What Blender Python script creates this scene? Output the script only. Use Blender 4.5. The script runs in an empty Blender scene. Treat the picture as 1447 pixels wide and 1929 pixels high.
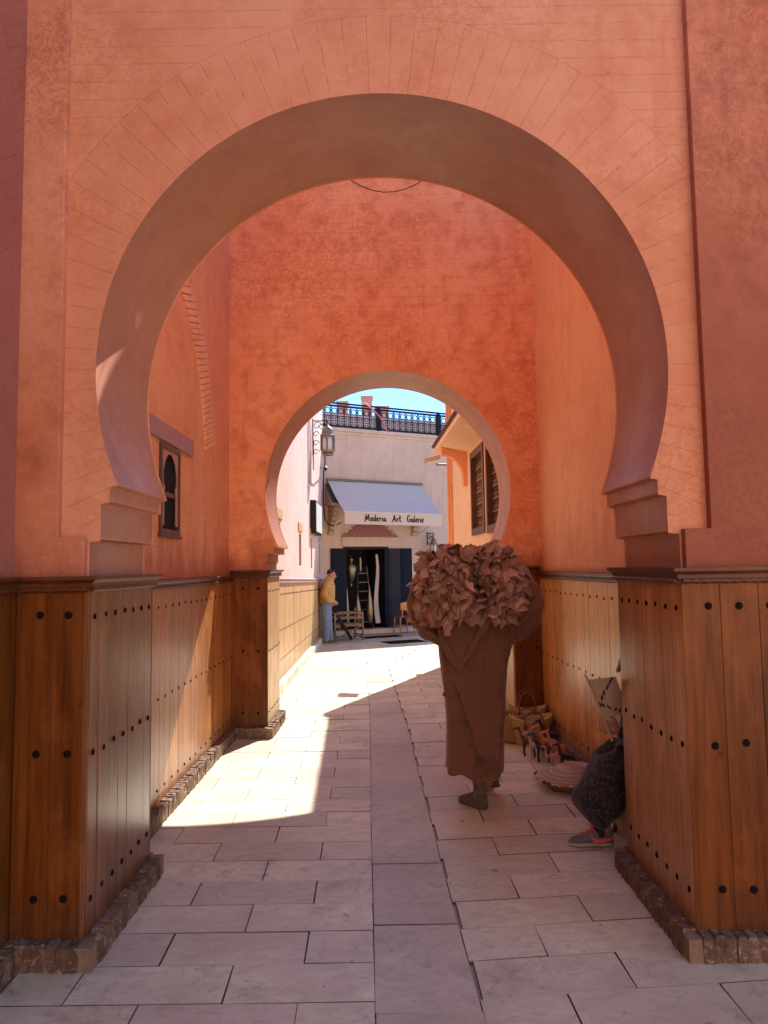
import bpy, bmesh, math, random
from mathutils import Vector, Matrix, noise
random.seed(7)
SC = bpy.context.scene
COL = SC.collection
PI = math.pi
# ------------------------------------------------------------------ camera, world, sun
cam = bpy.data.cameras.new('camera'); camo = bpy.data.objects.new('camera', cam); COL.objects.link(camo)
cam.sensor_fit = 'VERTICAL'; cam.sensor_height = 24.0; cam.lens = 24.0 * 1340.0 / 1929.0
cam.clip_start = 0.05; cam.clip_end = 500
camo.location = (0, 0, 1.75)
_p = math.atan(101.5 / 1340.0)
camo.rotation_euler = (Matrix.Rotation(PI / 2 + _p, 3, 'X') @ Matrix.Rotation(math.radians(-0.82), 3, 'Z')).to_euler()
SC.camera = camo
SUNV = Vector((0.45, 1.0, 1.167)).normalized()
world = bpy.data.worlds.new('World'); SC.world = world; world.use_nodes = True
wn = world.node_tree; bg = wn.nodes['Background']
sky = wn.nodes.new('ShaderNodeTexSky'); sky.sky_type = 'NISHITA'; sky.sun_disc = False
sky.sun_elevation = math.asin(SUNV.z); sky.sun_rotation = math.atan2(SUNV.x, SUNV.y)
sky.air_density = 1.0; sky.dust_density = 0.0; sky.ozone_density = 10.0
wn.links.new(sky.outputs[0], bg.inputs[0]); bg.inputs[1].default_value = 0.065
sl = bpy.data.lights.new('sun', 'SUN'); sl.energy = 2.0; sl.angle = math.radians(0.53); sl.color = (1.0, 0.96, 0.90)
slo = bpy.data.objects.new('sun', sl); COL.objects.link(slo); slo.rotation_euler = SUNV.to_track_quat('Z', 'Y').to_euler(); slo.location = (5, 10, 14)
SC.view_settings.view_transform = 'Standard'; SC.view_settings.look = 'None'
SC.view_settings.exposure = 2.3; SC.view_settings.gamma = 1.0; SC.view_settings.use_curve_mapping = False
SC.render.engine = 'CYCLES'
SC.cycles.use_denoising = True; SC.cycles.max_bounces = 10; SC.cycles.diffuse_bounces = 6; SC.cycles.glossy_bounces = 3
SC.cycles.sample_clamp_indirect = 8; SC.cycles.caustics_reflective = False; SC.cycles.caustics_refractive = False

# ------------------------------------------------------------------ helpers
ORG = {}          # world matrix of every parent
def empty(name, loc, label=None, cat=None, group=None, kind=None):
    o = bpy.data.objects.new(name, None); COL.objects.link(o); o.location = loc; o.empty_display_size = 0.1
    ORG[o] = Matrix.Translation(Vector(loc)); tag(o, label, cat, group, kind); return o
def tag(o, label=None, cat=None, group=None, kind=None):
    if label: o['label'] = label
    if cat: o['category'] = cat
    if group: o['group'] = group
    if kind: o['kind'] = kind
    return o
def link(name, me, parent=None, world=True):
    o = bpy.data.objects.new(name, me); COL.objects.link(o)
    ORG[o] = Matrix.Identity(4)
    if parent is not None:
        o.parent = parent
        if world: o.matrix_parent_inverse = ORG[parent].inverted()
        else: ORG[o] = ORG[parent].copy()
    return o
def place(name, me, M, parent):
    """an object sharing the mesh ME at world matrix M under PARENT"""
    o = link(name, me, parent); o.matrix_basis = M; ORG[o] = M.copy(); return o
def shade(me, angle=40):
    me.polygons.foreach_set('use_smooth', [True] * len(me.polygons))
    me.set_sharp_from_angle(angle=math.radians(angle))
class MB:
    def __init__(s, T=None): s.v = []; s.f = []; s.mi = []; s.T = T; s.m = 0
    def add(s, vs, fs):
        b = len(s.v)
        s.v += [tuple(s.T(Vector(p)) if s.T else p) for p in vs]
        s.f += [tuple(i + b for i in f) for f in fs]; s.mi += [s.m] * len(fs); return s
    def box(s, c, d, R=None):
        c = Vector(c); h = [x / 2 for x in d]
        vs = [Vector((x * h[0], y * h[1], z * h[2])) for z in (-1, 1) for y in (-1, 1) for x in (-1, 1)]
        if R is not None: vs = [R @ v for v in vs]
        return s.add([c + v for v in vs], [(0, 2, 3, 1), (4, 5, 7, 6), (0, 1, 5, 4), (2, 6, 7, 3), (0, 4, 6, 2), (1, 3, 7, 5)])
    def box2(s, a, b):
        return s.box([(x + y) / 2 for x, y in zip(a, b)], [abs(x - y) for x, y in zip(a, b)])
    def prism(s, poly, f0, f1):
        n = len(poly)
        return s.add([f0(*p) for p in poly] + [f1(*p) for p in poly],
                     [tuple(range(n))[::-1], tuple(range(n, 2 * n))] + [(i, (i + 1) % n, n + (i + 1) % n, n + i) for i in range(n)])
    def rings(s, rings, closed=True, caps=True):
        n = len(rings[0]); vs = [p for r in rings for p in r]; fs = []
        for k in range(len(rings) - 1):
            for i in range(n if closed else n - 1):
                j = (i + 1) % n
                fs.append((k * n + i, k * n + j, (k + 1) * n + j, (k + 1) * n + i))
        if caps: fs += [tuple(range(n))[::-1], tuple(range((len(rings) - 1) * n, len(rings) * n))]
        return s.add(vs, fs)
    def tube(s, pts, r, n=8, caps=True):
        pts = [Vector(p) for p in pts]
        if not hasattr(r, '__len__'): r = [r] * len(pts)
        R = []; up = None
        for i, p in enumerate(pts):
            t = (pts[min(i + 1, len(pts) - 1)] - pts[max(i - 1, 0)]).normalized()
            if up is None: up = t.orthogonal().normalized()
            up = (up - t * up.dot(t)); up = up.normalized() if up.length > 1e-6 else t.orthogonal().normalized()
            b = t.cross(up)
            R.append([p + (up * math.cos(a) + b * math.sin(a)) * r[i] for a in (2 * PI * k / n for k in range(n))])
        return s.rings(R, True, caps)
    def lathe(s, prof, c=(0, 0, 0), n=16, a0=0):
        c = Vector(c)
        return s.rings([[c + Vector((r * math.cos(a0 + 2 * PI * k / n), r * math.sin(a0 + 2 * PI * k / n), z)) for k in range(n)] for r, z in prof])
    def ell(s, c, r, n=12, m=8, R=None):
        c = Vector(c); rs = []
        for i in range(1, m):
            a = PI * i / m; ring = []
            for k in range(n):
                b = 2 * PI * k / n
                v = Vector((r[0] * math.sin(a) * math.cos(b), r[1] * math.sin(a) * math.sin(b), -r[2] * math.cos(a)))
                ring.append(c + (R @ v if R is not None else v))
            rs.append(ring)
        top = Vector((0, 0, r[2])); top = R @ top if R is not None else top
        vs = [p for g in rs for p in g] + [c - top, c + top]; q = len(rs)
        fs = [(k * n + i, k * n + (i + 1) % n, (k + 1) * n + (i + 1) % n, (k + 1) * n + i) for k in range(q - 1) for i in range(n)]
        lo, hi = q * n, q * n + 1
        fs += [((i + 1) % n, i, lo) for i in range(n)] + [((q - 1) * n + i, (q - 1) * n + (i + 1) % n, hi) for i in range(n)]
        return s.add(vs, fs)
    def torus(s, c, R, r, ax='y', n=14, m=6):
        c = Vector(c); rs = []
        for k in range(n + 1):
            a = 2 * PI * k / n; d = Vector((math.cos(a), 0, math.sin(a))) if ax == 'y' else Vector((math.cos(a), math.sin(a), 0))
            u = Vector((0, 1, 0)) if ax == 'y' else Vector((0, 0, 1))
            rs.append([c + d * (R + r * math.cos(b)) + u * (r * math.sin(b)) for b in (2 * PI * j / m for j in range(m))])
        return s.rings(rs, True, False)
    def sweep(s, prof, path):
        """profile (out, z) along a horizontal polyline; 'out' is to the right of the direction of travel; mitred corners"""
        P = [Vector((p[0], p[1], 0)) for p in path]; zs = [p[2] if len(p) > 2 else 0 for p in path]; N = []
        for i in range(len(P)):
            ds = []
            if i > 0: ds.append((P[i] - P[i - 1]).normalized())
            if i < len(P) - 1: ds.append((P[i + 1] - P[i]).normalized())
            ns = [Vector((d.y, -d.x, 0)) for d in ds]
            if len(ns) == 1: N.append(ns[0])
            else: m = (ns[0] + ns[1]).normalized(); N.append(m / max(0.3, m.dot(ns[0])))
        return s.rings([[P[i] + N[i] * o + Vector((0, 0, z + zs[i])) for o, z in prof] for i in range(len(P))])
    def mesh(s, name, mats, smooth=None, bevel=0):
        me = bpy.data.meshes.new(name); me.from_pydata(s.v, [], s.f)
        for m in (mats if isinstance(mats, (list, tuple)) else [mats]): me.materials.append(m)
        if max(s.mi, default=0): me.polygons.foreach_set('material_index', s.mi)
        bm = bmesh.new(); bm.from_mesh(me)
        bmesh.ops.recalc_face_normals(bm, faces=bm.faces)
        if bevel:
            bmesh.ops.remove_doubles(bm, verts=bm.verts, dist=1e-5)
            es = [e for e in bm.edges if len(e.link_faces) == 2 and e.calc_face_angle(0) > 0.6]
            bmesh.ops.bevel(bm, geom=es, offset=bevel, segments=2, profile=0.5, affect='EDGES', clamp_overlap=True)
        bm.to_mesh(me); bm.free()
        if smooth: shade(me, smooth)
        return me
    def build(s, name, mats, parent=None, smooth=None, bevel=0, world=True):
        return link(name, s.mesh(name, mats, smooth, bevel), parent, world)
def baked(me_obj_builder, mods):
    """mesh with modifiers applied"""
    o = bpy.data.objects.new('tmp', me_obj_builder); COL.objects.link(o); mods(o)
    dg = bpy.context.evaluated_depsgraph_get(); dg.update()
    me = bpy.data.meshes.new_from_object(o.evaluated_get(dg)); bpy.data.objects.remove(o); return me
def fuse(mb, mats, voxel=0.01, smooth=4, factor=0.5):
    """overlapping closed shapes fused into one continuous skin"""
    src = mb.mesh('fuse', [])
    def mods(o):
        r = o.modifiers.new('r', 'REMESH'); r.mode = 'VOXEL'; r.voxel_size = voxel
        k = o.modifiers.new('s', 'SMOOTH'); k.factor = factor; k.iterations = smooth
    me = baked(src, mods); me.materials.clear()
    for m in (mats if isinstance(mats, (list, tuple)) else [mats]): me.materials.append(m)
    me.polygons.foreach_set('use_smooth', [True] * len(me.polygons)); return me

# ------------------------------------------------------------------ materials
class NT:
    def __init__(s, name):
        s.mat = bpy.data.materials.new(name); s.mat.use_nodes = True; s.t = s.mat.node_tree
        s.b = s.t.nodes['Principled BSDF']
    def n(s, typ, **kw):
        x = s.t.nodes.new('ShaderNode' + typ)
        for k, v in kw.items():
            if k.startswith('_'): setattr(x, k[1:], v)
        for k, v in kw.items():
            if k.startswith('_'): continue
            key = int(k[1:]) if k[0] == 'i' and k[1:].isdigit() else k.replace('__', ' ')
            if hasattr(v, 'is_output') or isinstance(v, bpy.types.NodeSocket): s.t.links.new(v, x.inputs[key])
            else: x.inputs[key].default_value = v
        return x
    def m(s, op, a, b=None, c=None, clamp=False):
        kw = {'i0': a}
        if b is not None: kw['i1'] = b
        if c is not None: kw['i2'] = c
        x = s.n('Math', _operation=op, **kw); x.use_clamp = clamp; return x.outputs[0]
    def pos(s): return s.n('NewGeometry').outputs['Position']
    def objc(s): return s.n('TexCoord').outputs['Object']
    def rnd(s): return s.n('ObjectInfo').outputs['Random']
    def scale(s, v, sc, off=None):
        x = s.n('VectorMath', _operation='MULTIPLY', i0=v, i1=sc).outputs[0]
        if off is not None: x = s.n('VectorMath', _operation='ADD', i0=x, i1=off).outputs[0]
        return x
    def noise(s, v, sc, det=6, rough=0.55, dist=0.0, col=False):
        x = s.n('TexNoise', Vector=v, Scale=sc, Detail=det, Roughness=rough, Distortion=dist)
        return x.outputs['Color' if col else 'Fac']
    def ramp(s, f, stops, interp='LINEAR'):
        x = s.n('ValToRGB', Fac=f); r = x.color_ramp; r.interpolation = interp
        while len(r.elements) < len(stops): r.elements.new(0.5)
        for e, (p, c) in zip(r.elements, stops):
            e.position = p; e.color = (c, c, c, 1) if not hasattr(c, '__len__') else (*c, 1)
        return x.outputs[0]
    def mix(s, f, a, b, mode='MIX'):
        x = s.n('Mix', _data_type='RGBA', _blend_type=mode)
        for k, v in ((0, f), (6, a), (7, b)):
            if isinstance(v, bpy.types.NodeSocket): s.t.links.new(v, x.inputs[k])
            else: x.inputs[k].default_value = (*v, 1) if hasattr(v, '__len__') else v
        return x.outputs[2]
    def bump(s, h, st=0.3, d=0.01, nrm=None):
        x = s.n('Bump', Strength=st, Distance=d, Height=h)
        if nrm is not None: s.t.links.new(nrm, x.inputs['Normal'])
        return x.outputs[0]
    def out(s, **kw):
        for k, v in kw.items():
            i = s.b.inputs[k.replace('__', ' ')]
            if isinstance(v, bpy.types.NodeSocket): s.t.links.new(v, i)
            else: i.default_value = (*v, 1) if hasattr(v, '__len__') and len(v) == 3 and i.type == 'RGBA' else v
        return s.mat
def plain(name, col, rough=0.6, metal=0.0, var=0.12, sc=18.0, bump=0.1, bd=0.004, **kw):
    t = NT(name); p = t.objc(); f = t.noise(p, sc, 6)
    c = t.mix(f, [x * (1 - var) for x in col], [min(1, x * (1 + var)) for x in col])
    return t.out(Base__Color=c, Roughness=rough, Metallic=metal, Normal=t.bump(f, bump, bd), **kw)

def plaster(name, base, lite, dark, rough=0.8, sc=1.0, veins=0.5, lines=None, streak=0.0, bump=0.35, stain=None):
    t = NT(name); p = t.pos()
    big = t.noise(p, 0.55 * sc, 6, 0.6, 0.1); med = t.noise(p, 3.4 * sc, 9, 0.7, 0.15); fin = t.noise(p, 42, 5, 0.6)
    c = t.mix(t.ramp(big, [(0.36, 0), (0.66, 1)]), base, lite)
    c = t.mix(t.m('MULTIPLY', t.ramp(med, [(0.46, 0), (0.72, 1)]), 0.62), c, dark)
    pale = t.noise(p, 9.0 * sc, 9, 0.72, 0.2)
    c = t.mix(t.m('MULTIPLY', t.ramp(pale, [(0.55, 0), (0.78, 1)]), 0.45), c, lite)
    # fine mottled network of lime bloom
    rg = t.m('ABSOLUTE', t.m('SUBTRACT', t.noise(p, 9 * sc, 6, 0.6, 0.3), 0.5))
    vm = t.m('MULTIPLY', t.ramp(rg, [(0.0, 1), (0.035, 0)]), t.ramp(t.noise(p, 1.3, 3), [(0.42, 0), (0.62, 1)]))
    c = t.mix(t.m('MULTIPLY', vm, veins), c, [min(1, x * 1.25) for x in lite])
    rd = t.m('ABSOLUTE', t.m('SUBTRACT', t.noise(p, 15 * sc, 6, 0.65, 0.2), 0.52))
    c = t.mix(t.m('MULTIPLY', t.m('MULTIPLY', t.ramp(rd, [(0.0, 1), (0.05, 0)]), t.ramp(t.noise(p, 0.9, 3), [(0.45, 0), (0.62, 1)])), 0.5), c, dark)
    pk = t.m('MULTIPLY', t.ramp(t.noise(p, 30, 4, .6), [(.70, 0), (.74, 1)]), t.ramp(t.noise(p, 1.7, 3), [(.50, 0), (.62, 1)]))
    c = t.mix(t.m('MULTIPLY', pk, .55), c, [x * .45 for x in dark])
    drip = t.m('MULTIPLY', t.ramp(t.noise(t.scale(p, (9, 9, .7)), 1.0, 5, .6), [(.56, 0), (.74, 1)]), t.ramp(t.noise(p, .7, 3), [(.45, 0), (.6, 1)]))
    c = t.mix(t.m('MULTIPLY', drip, .35), c, dark)
    h = t.m('SUBTRACT', t.m('MULTIPLY', fin, 0.35), t.m('MULTIPLY', pk, .8))
    h = t.m('ADD', h, t.m('MULTIPLY', t.noise(p, 7, 5, 0.6, 0.4), 0.9))
    if streak:
        s_ = t.noise(t.scale(p, (5.5, 5.5, 0.55)), 1.6, 6, 0.6)
        c = t.mix(t.m('MULTIPLY', t.ramp(s_, [(0.48, 0), (0.75, 1)]), streak), c, dark)
    if stain:
        z0, z1, amt, colr = stain      # damp rising above the dado, with an uneven upper edge
        sep = t.n('SeparateXYZ', Vector=p).outputs
        e = t.m('ADD', sep[2], t.m('MULTIPLY', t.m('SUBTRACT', t.noise(t.scale(p, (3.2, 3.2, 1.0)), 1.5, 6, 0.65), 0.5), 1.1))
        f = t.n('MapRange', Value=e, From__Min=z0, From__Max=z1, To__Min=1.0, To__Max=0.0).outputs[0]
        c = t.mix(t.m('MULTIPLY', f, amt), c, colr)
    if lines:
        lm = lines(t, p)
        c = t.mix(t.m('MULTIPLY', lm, 0.20), c, [x * 0.5 for x in dark])
        h = t.m('SUBTRACT', h, t.m('MULTIPLY', lm, 1.6))
    return t.out(Base__Color=c, Roughness=t.m('ADD', t.m('MULTIPLY', med, 0.25), rough - 0.12), Normal=t.bump(h, bump, 0.006))

def dash(t, p, m):
    return t.m('MULTIPLY', m, t.ramp(t.noise(p, 16, 3), [(0.40, 0.15), (0.52, 1)]))
def near(t, val, period, width):
    """1 on lines every PERIOD, WIDTH wide, along VAL"""
    f = t.m('FRACT', t.m('DIVIDE', val, period))
    d = t.m('MULTIPLY', t.m('ABSOLUTE', t.m('SUBTRACT', f, 0.5)), period)
    return t.m('SUBTRACT', 1.0, t.m('MULTIPLY', d, 1.0 / width), clamp=True)
def voussoirs(cx, cz, R, Ro, n, per, w=0.0045):
    def f(t, p):
        s = t.n('SeparateXYZ', Vector=t.n('VectorMath', _operation='ADD', i0=p, i1=t.scale(t.noise(p, 6, 2, col=True), (0.012,) * 3)).outputs[0]).outputs
        x = t.m('SUBTRACT', s[0], cx); z = t.m('SUBTRACT', s[2], cz)
        r = t.m('SQRT', t.m('ADD', t.m('MULTIPLY', x, x), t.m('MULTIPLY', z, z)))
        an = t.m('ARCTAN2', x, z)
        inside = t.m('MULTIPLY', t.m('LESS_THAN', r, Ro), t.m('GREATER_THAN', z, -0.75))
        rad = near(t, t.m('ADD', an, 9.0), 2 * PI / n, w / R)
        ring = t.m('SUBTRACT', 1.0, t.m('MULTIPLY', t.m('ABSOLUTE', t.m('SUBTRACT', r, Ro)), 1 / w), clamp=True)
        hor = near(t, s[2], per, w)
        m = t.m('ADD', t.m('MULTIPLY', rad, inside), t.m('MULTIPLY', hor, t.m('SUBTRACT', 1.0, inside)))
        m = t.m('MAXIMUM', m, t.m('MULTIPLY', ring, t.m('GREATER_THAN', z, 0.0)))
        return dash(t, p, m)
    return f
def courses(per, seam, w=0.004, chev=0.0):
    def f(t, p):
        s = t.n('SeparateXYZ', Vector=t.n('VectorMath', _operation='ADD', i0=p, i1=t.scale(t.noise(p, 5, 2, col=True), (0.02,) * 3)).outputs[0]).outputs
        u = t.m('ADD', s[0], s[1])
        z = s[2]
        if chev: z = t.m('ADD', z, t.m('MULTIPLY', t.m('PINGPONG', u, chev), 0.9))
        m = near(t, z, per, w)
        if seam:
            row = t.m('FLOOR', t.m('DIVIDE', z, per))
            m = t.m('MAXIMUM', m, near(t, t.m('ADD', u, t.m('MULTIPLY', row, seam * 0.5)), seam, w))
        return dash(t, p, m)
    return f

TERRA = (0.50, 0.155, 0.075); TERL = (0.60, 0.24, 0.135); TERD = (0.31, 0.066, 0.027)
M = {}
M['front'] = plaster('terracotta_plaster_incised', (0.660, 0.265, 0.125), (0.740, 0.345, 0.190), (0.520, 0.155, 0.058), lines=voussoirs(0, 2.716, 1.394, 1.80, 90, 0.092), veins=0.25)
M['frame'] = plaster('terracotta_plaster_stained', (0.570, 0.190, 0.085), (0.700, 0.300, 0.165), (0.320, 0.075, 0.028), sc=1.2, veins=0.45, stain=(1.7, 2.1, 0.55, (0.30, 0.07, 0.04)))
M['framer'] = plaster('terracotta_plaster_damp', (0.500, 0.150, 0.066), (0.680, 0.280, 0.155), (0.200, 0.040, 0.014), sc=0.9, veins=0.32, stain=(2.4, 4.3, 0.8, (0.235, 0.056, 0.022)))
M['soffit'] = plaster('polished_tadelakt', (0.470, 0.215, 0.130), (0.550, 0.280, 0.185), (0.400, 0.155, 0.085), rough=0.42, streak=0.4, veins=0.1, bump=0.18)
M['far'] = plaster('terracotta_plaster_mottled', (0.840, 0.335, 0.135), (0.900, 0.440, 0.220), (0.460, 0.095, 0.026), sc=1.25, veins=0.42, lines=voussoirs(0.045, 2.546, 1.31, 1.75, 84, 0.105, 0.006), stain=(1.72, 2.0, 0.6, (0.33, 0.06, 0.03)))
M['court'] = plaster('terracotta_plaster_court', (0.790, 0.370, 0.180), (0.850, 0.450, 0.240), (0.660, 0.255, 0.105), veins=0.15, streak=0.35, lines=courses(0.11, 0.42), stain=(1.74, 2.05, 0.55, (0.33, 0.06, 0.04)))
M['courtr'] = plaster('terracotta_plaster_plain', (0.880, 0.480, 0.265), (0.920, 0.570, 0.350), (0.740, 0.330, 0.155), veins=0.2, streak=0.3, stain=(1.74, 2.25, 0.4, (0.36, 0.09, 0.045)))
M['side'] = plaster('terracotta_plaster_chevron', (0.360, 0.114, 0.074), (0.420, 0.152, 0.100), (0.280, 0.081, 0.048), lines=courses(0.11, 0, 0.004, 0.16), veins=0.1)
M['street'] = plaster('pale_pink_plaster', (0.620, 0.440, 0.370), (0.700, 0.540, 0.470), (0.520, 0.340, 0.280), lines=courses(0.12, 0), veins=0.1, streak=0.3)
M['shop'] = plaster('sandy_plaster', (0.600, 0.460, 0.360), (0.660, 0.530, 0.430), (0.500, 0.360, 0.270), veins=0.12, streak=0.6)
M['house'] = plaster('apricot_plaster', (0.860, 0.530, 0.300), (0.890, 0.600, 0.370), (0.790, 0.440, 0.230), veins=0.05, streak=0.2)
M['trimor'] = plaster('orange_plaster_trim', (0.800, 0.350, 0.150), (0.840, 0.410, 0.200), (0.660, 0.250, 0.100), veins=0.0)
M['pink'] = plaster('pink_block_plaster', (0.62, 0.27, 0.20), (0.68, 0.33, 0.26), (0.5, 0.2, 0.14), veins=0.05)
M['bounce'] = plaster('warm_pale_plaster', (0.80, 0.56, 0.40), (0.84, 0.62, 0.46), (0.74, 0.5, 0.34), veins=0.0)
M['mauve'] = plaster('mauve_plaster', (0.40, 0.22, 0.225), (0.46, 0.28, 0.29), (0.33, 0.17, 0.165), rough=0.6, veins=0.1)
M['lintel'] = plaster('tan_plaster_block', (0.52, 0.28, 0.13), (0.58, 0.34, 0.18), (0.44, 0.22, 0.1), veins=0.0)

def wood(name, c1, c2, c3, rough=0.3, coat=0.25, axis='z', var=0.35, spec=0.35):
    t = NT(name); o = t.objc(); r = t.rnd()
    sc = {'z': (1, 1, 0.05), 'y': (1, 0.05, 1), 'x': (0.05, 1, 1)}[axis]
    off = t.n('CombineXYZ', X=t.m('MULTIPLY', r, 37.0), Y=t.m('MULTIPLY', r, 71.0), Z=t.m('MULTIPLY', r, 19.0)).outputs[0]
    p = t.n('VectorMath', _operation='ADD', i0=t.pos(), i1=off).outputs[0]
    p = t.scale(p, sc)
    g = t.noise(p, 26, 7, 0.6, 0.7); f = t.noise(p, 150, 4, 0.6)
    c = t.mix(t.ramp(g, [(0.3, 0), (0.7, 1)]), c1, c2)
    c = t.mix(t.m('MULTIPLY', t.ramp(t.noise(p, 9, 5, 0.6, 1.5), [(0.5, 0), (0.72, 1)]), 0.7), c, c3)
    c = t.mix(t.m('MULTIPLY', f, 0.3), c, c3)
    k = t.m('ADD', t.m('MULTIPLY', r, var), 1 - var / 2)
    c = t.mix(1.0, c, t.n('CombineColor', Red=k, Green=k, Blue=k).outputs[0], 'MULTIPLY')
    wp = t.pos(); wear = t.m('MULTIPLY', t.ramp(t.noise(t.scale(wp, (1, 1, .45)), 5, 6, .65, .5), [(.52, 0), (.70, 1)]), .45)
    c = t.mix(wear, c, [min(1, x * 1.5 + .012) for x in c2])
    scr = t.ramp(t.noise(t.n('VectorMath', _operation='ADD', i0=t.scale(wp, (26, 26, 7)), i1=off).outputs[0], 1.0, 5, .7, 2.0), [(.655, 0), (.68, 1)])
    c = t.mix(t.m('MULTIPLY', scr, .5), c, [x * .35 for x in c3])
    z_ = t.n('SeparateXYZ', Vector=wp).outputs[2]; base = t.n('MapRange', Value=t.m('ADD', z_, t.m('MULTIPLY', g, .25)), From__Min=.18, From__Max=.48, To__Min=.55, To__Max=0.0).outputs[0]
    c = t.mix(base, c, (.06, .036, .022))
    ro = t.m('ADD', t.m('MULTIPLY', g, 0.18), rough - 0.09)
    return t.out(Base__Color=c, Roughness=ro, Coat__Weight=coat, Coat__Roughness=0.22, Specular__IOR__Level=spec, Normal=t.bump(t.m('ADD', g, f), 0.14, 0.003))
M['wood'] = wood('varnished_cedar', (0.105, 0.026, 0.003), (0.235, 0.072, 0.010), (0.05, 0.010, 0.0013), rough=0.42, coat=0.05, spec=0.22)
M['woodh'] = wood('varnished_cedar_moulding', (0.085, 0.024, 0.007), (0.12, 0.036, 0.010), (0.05, 0.013, 0.004), 0.38, 0.15, axis='x')
M['woodj'] = wood('varnished_cedar_worn', (0.13, 0.048, 0.015), (0.28, 0.12, 0.044), (0.07, 0.022, 0.007), rough=0.30, coat=0.35)
M['woodk'] = wood('varnished_cedar_lit_tone', (0.36, 0.15, 0.042), (0.60, 0.29, 0.10), (0.20, 0.066, 0.016), rough=0.32, coat=0.3)  # lighter copy of the jamb cedar; light on the right jamb put into colour
M['woodc'] = wood('varnished_cedar_light', (0.34, 0.125, 0.030), (0.44, 0.18, 0.052), (0.20, 0.062, 0.013), rough=0.34, coat=0.25)
M['woodr'] = wood('sheen_toned_cedar_panels', (0.58, 0.26, 0.072), (0.72, 0.37, 0.125), (0.38, 0.145, 0.035), rough=0.28, coat=0.4, var=0.22)  # raised albedo stands in for the sheen on the right court panels
M['woodp'] = wood('sunlight_toned_boards', (0.50, 0.30, 0.12), (0.60, 0.39, 0.19), (0.36, 0.20, 0.08), rough=0.45, coat=0.1, var=0.2)  # pale tone carries the sunlight on the boards, not bleaching
M['woodd'] = wood('dark_window_wood', (0.115, 0.052, 0.026), (0.16, 0.075, 0.04), (0.06, 0.028, 0.014), rough=0.5, coat=0.0)
M['woods'] = wood('rough_stick_wood', (0.24, 0.15, 0.085), (0.30, 0.19, 0.11), (0.15, 0.09, 0.05), rough=0.7, coat=0.0, axis='x')
M['stool'] = wood('light_stool_wood', (0.55, 0.27, 0.09), (0.62, 0.33, 0.12), (0.45, 0.2, 0.07), rough=0.45, coat=0.0)
M['iron'] = plain('black_iron', (0.025, 0.024, 0.026), 0.5, 0.3, Specular__IOR__Level=0.12)
M['stud'] = plain('rusted_stud_iron', (0.012, 0.008, 0.007), 0.85, 0.0, 0.4, 60, 0.3, Specular__IOR__Level=0.08)
M['railing'] = plain('painted_railing_iron', (0.020, 0.022, 0.028), 0.5, 0.2, Specular__IOR__Level=0.12)
M['brass'] = plain('pierced_brass', (0.30, 0.24, 0.15), 0.36, 0.95, 0.3, 40, 0.3)
M['zinc'] = plain('patinated_lantern_metal', (0.22, 0.19, 0.15), 0.45, 0.6, 0.3, 30, 0.2)
M['navy'] = plain('navy_painted_wood', (0.006, 0.010, 0.023), 0.5, 0, 0.15, Specular__IOR__Level=0.12)
M['plum'] = plain('faded_plum_painted_wood', (0.030, 0.027, 0.036), 0.5, 0, 0.2, Specular__IOR__Level=0.12)
M['dark'] = plain('shop_interior_shade', (0.018, 0.02, 0.03), 0.8)
M['white'] = plain('white_cotton_cloth', (0.62, 0.58, 0.52), 0.9)
M['cream'] = plain('painted_cream_timber', (0.50, 0.36, 0.25), 0.7)
M['rosec'] = plain('carved_rose_plaster', (0.34, 0.155, 0.14), 0.8, 0, 0.35, 24, 0.6, 0.01)
M['greentile'] = plain('dark_green_roof_tile', (0.035, 0.042, 0.038), 0.45, 0, 0.4, 20)
M['rooftile'] = plain('weathered_roof_tile', (0.075, 0.05, 0.033), 0.6, 0, 0.5, 15)
M['glass'] = plain('frosted_lantern_glass', (0.62, 0.66, 0.62), 0.3, 0, 0.06)
M['awning'] = plain('pale_grey_awning_canvas', (0.58, 0.54, 0.50), 0.9, 0, 0.05, 3, 0.3, 0.01)
M['valance'] = plain('cream_awning_valance', (0.56, 0.50, 0.45), 0.9, 0, 0.05, 3)
M['ink'] = plain('black_sign_paint', (0.015, 0.014, 0.016), 0.6)
M['hose'] = plain('coral_hose_plastic', (0.70, 0.16, 0.14), 0.5)
M['plaque'] = plain('pale_green_sign_board', (0.50, 0.56, 0.53), 0.6, 0, 0.1, 4)

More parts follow.
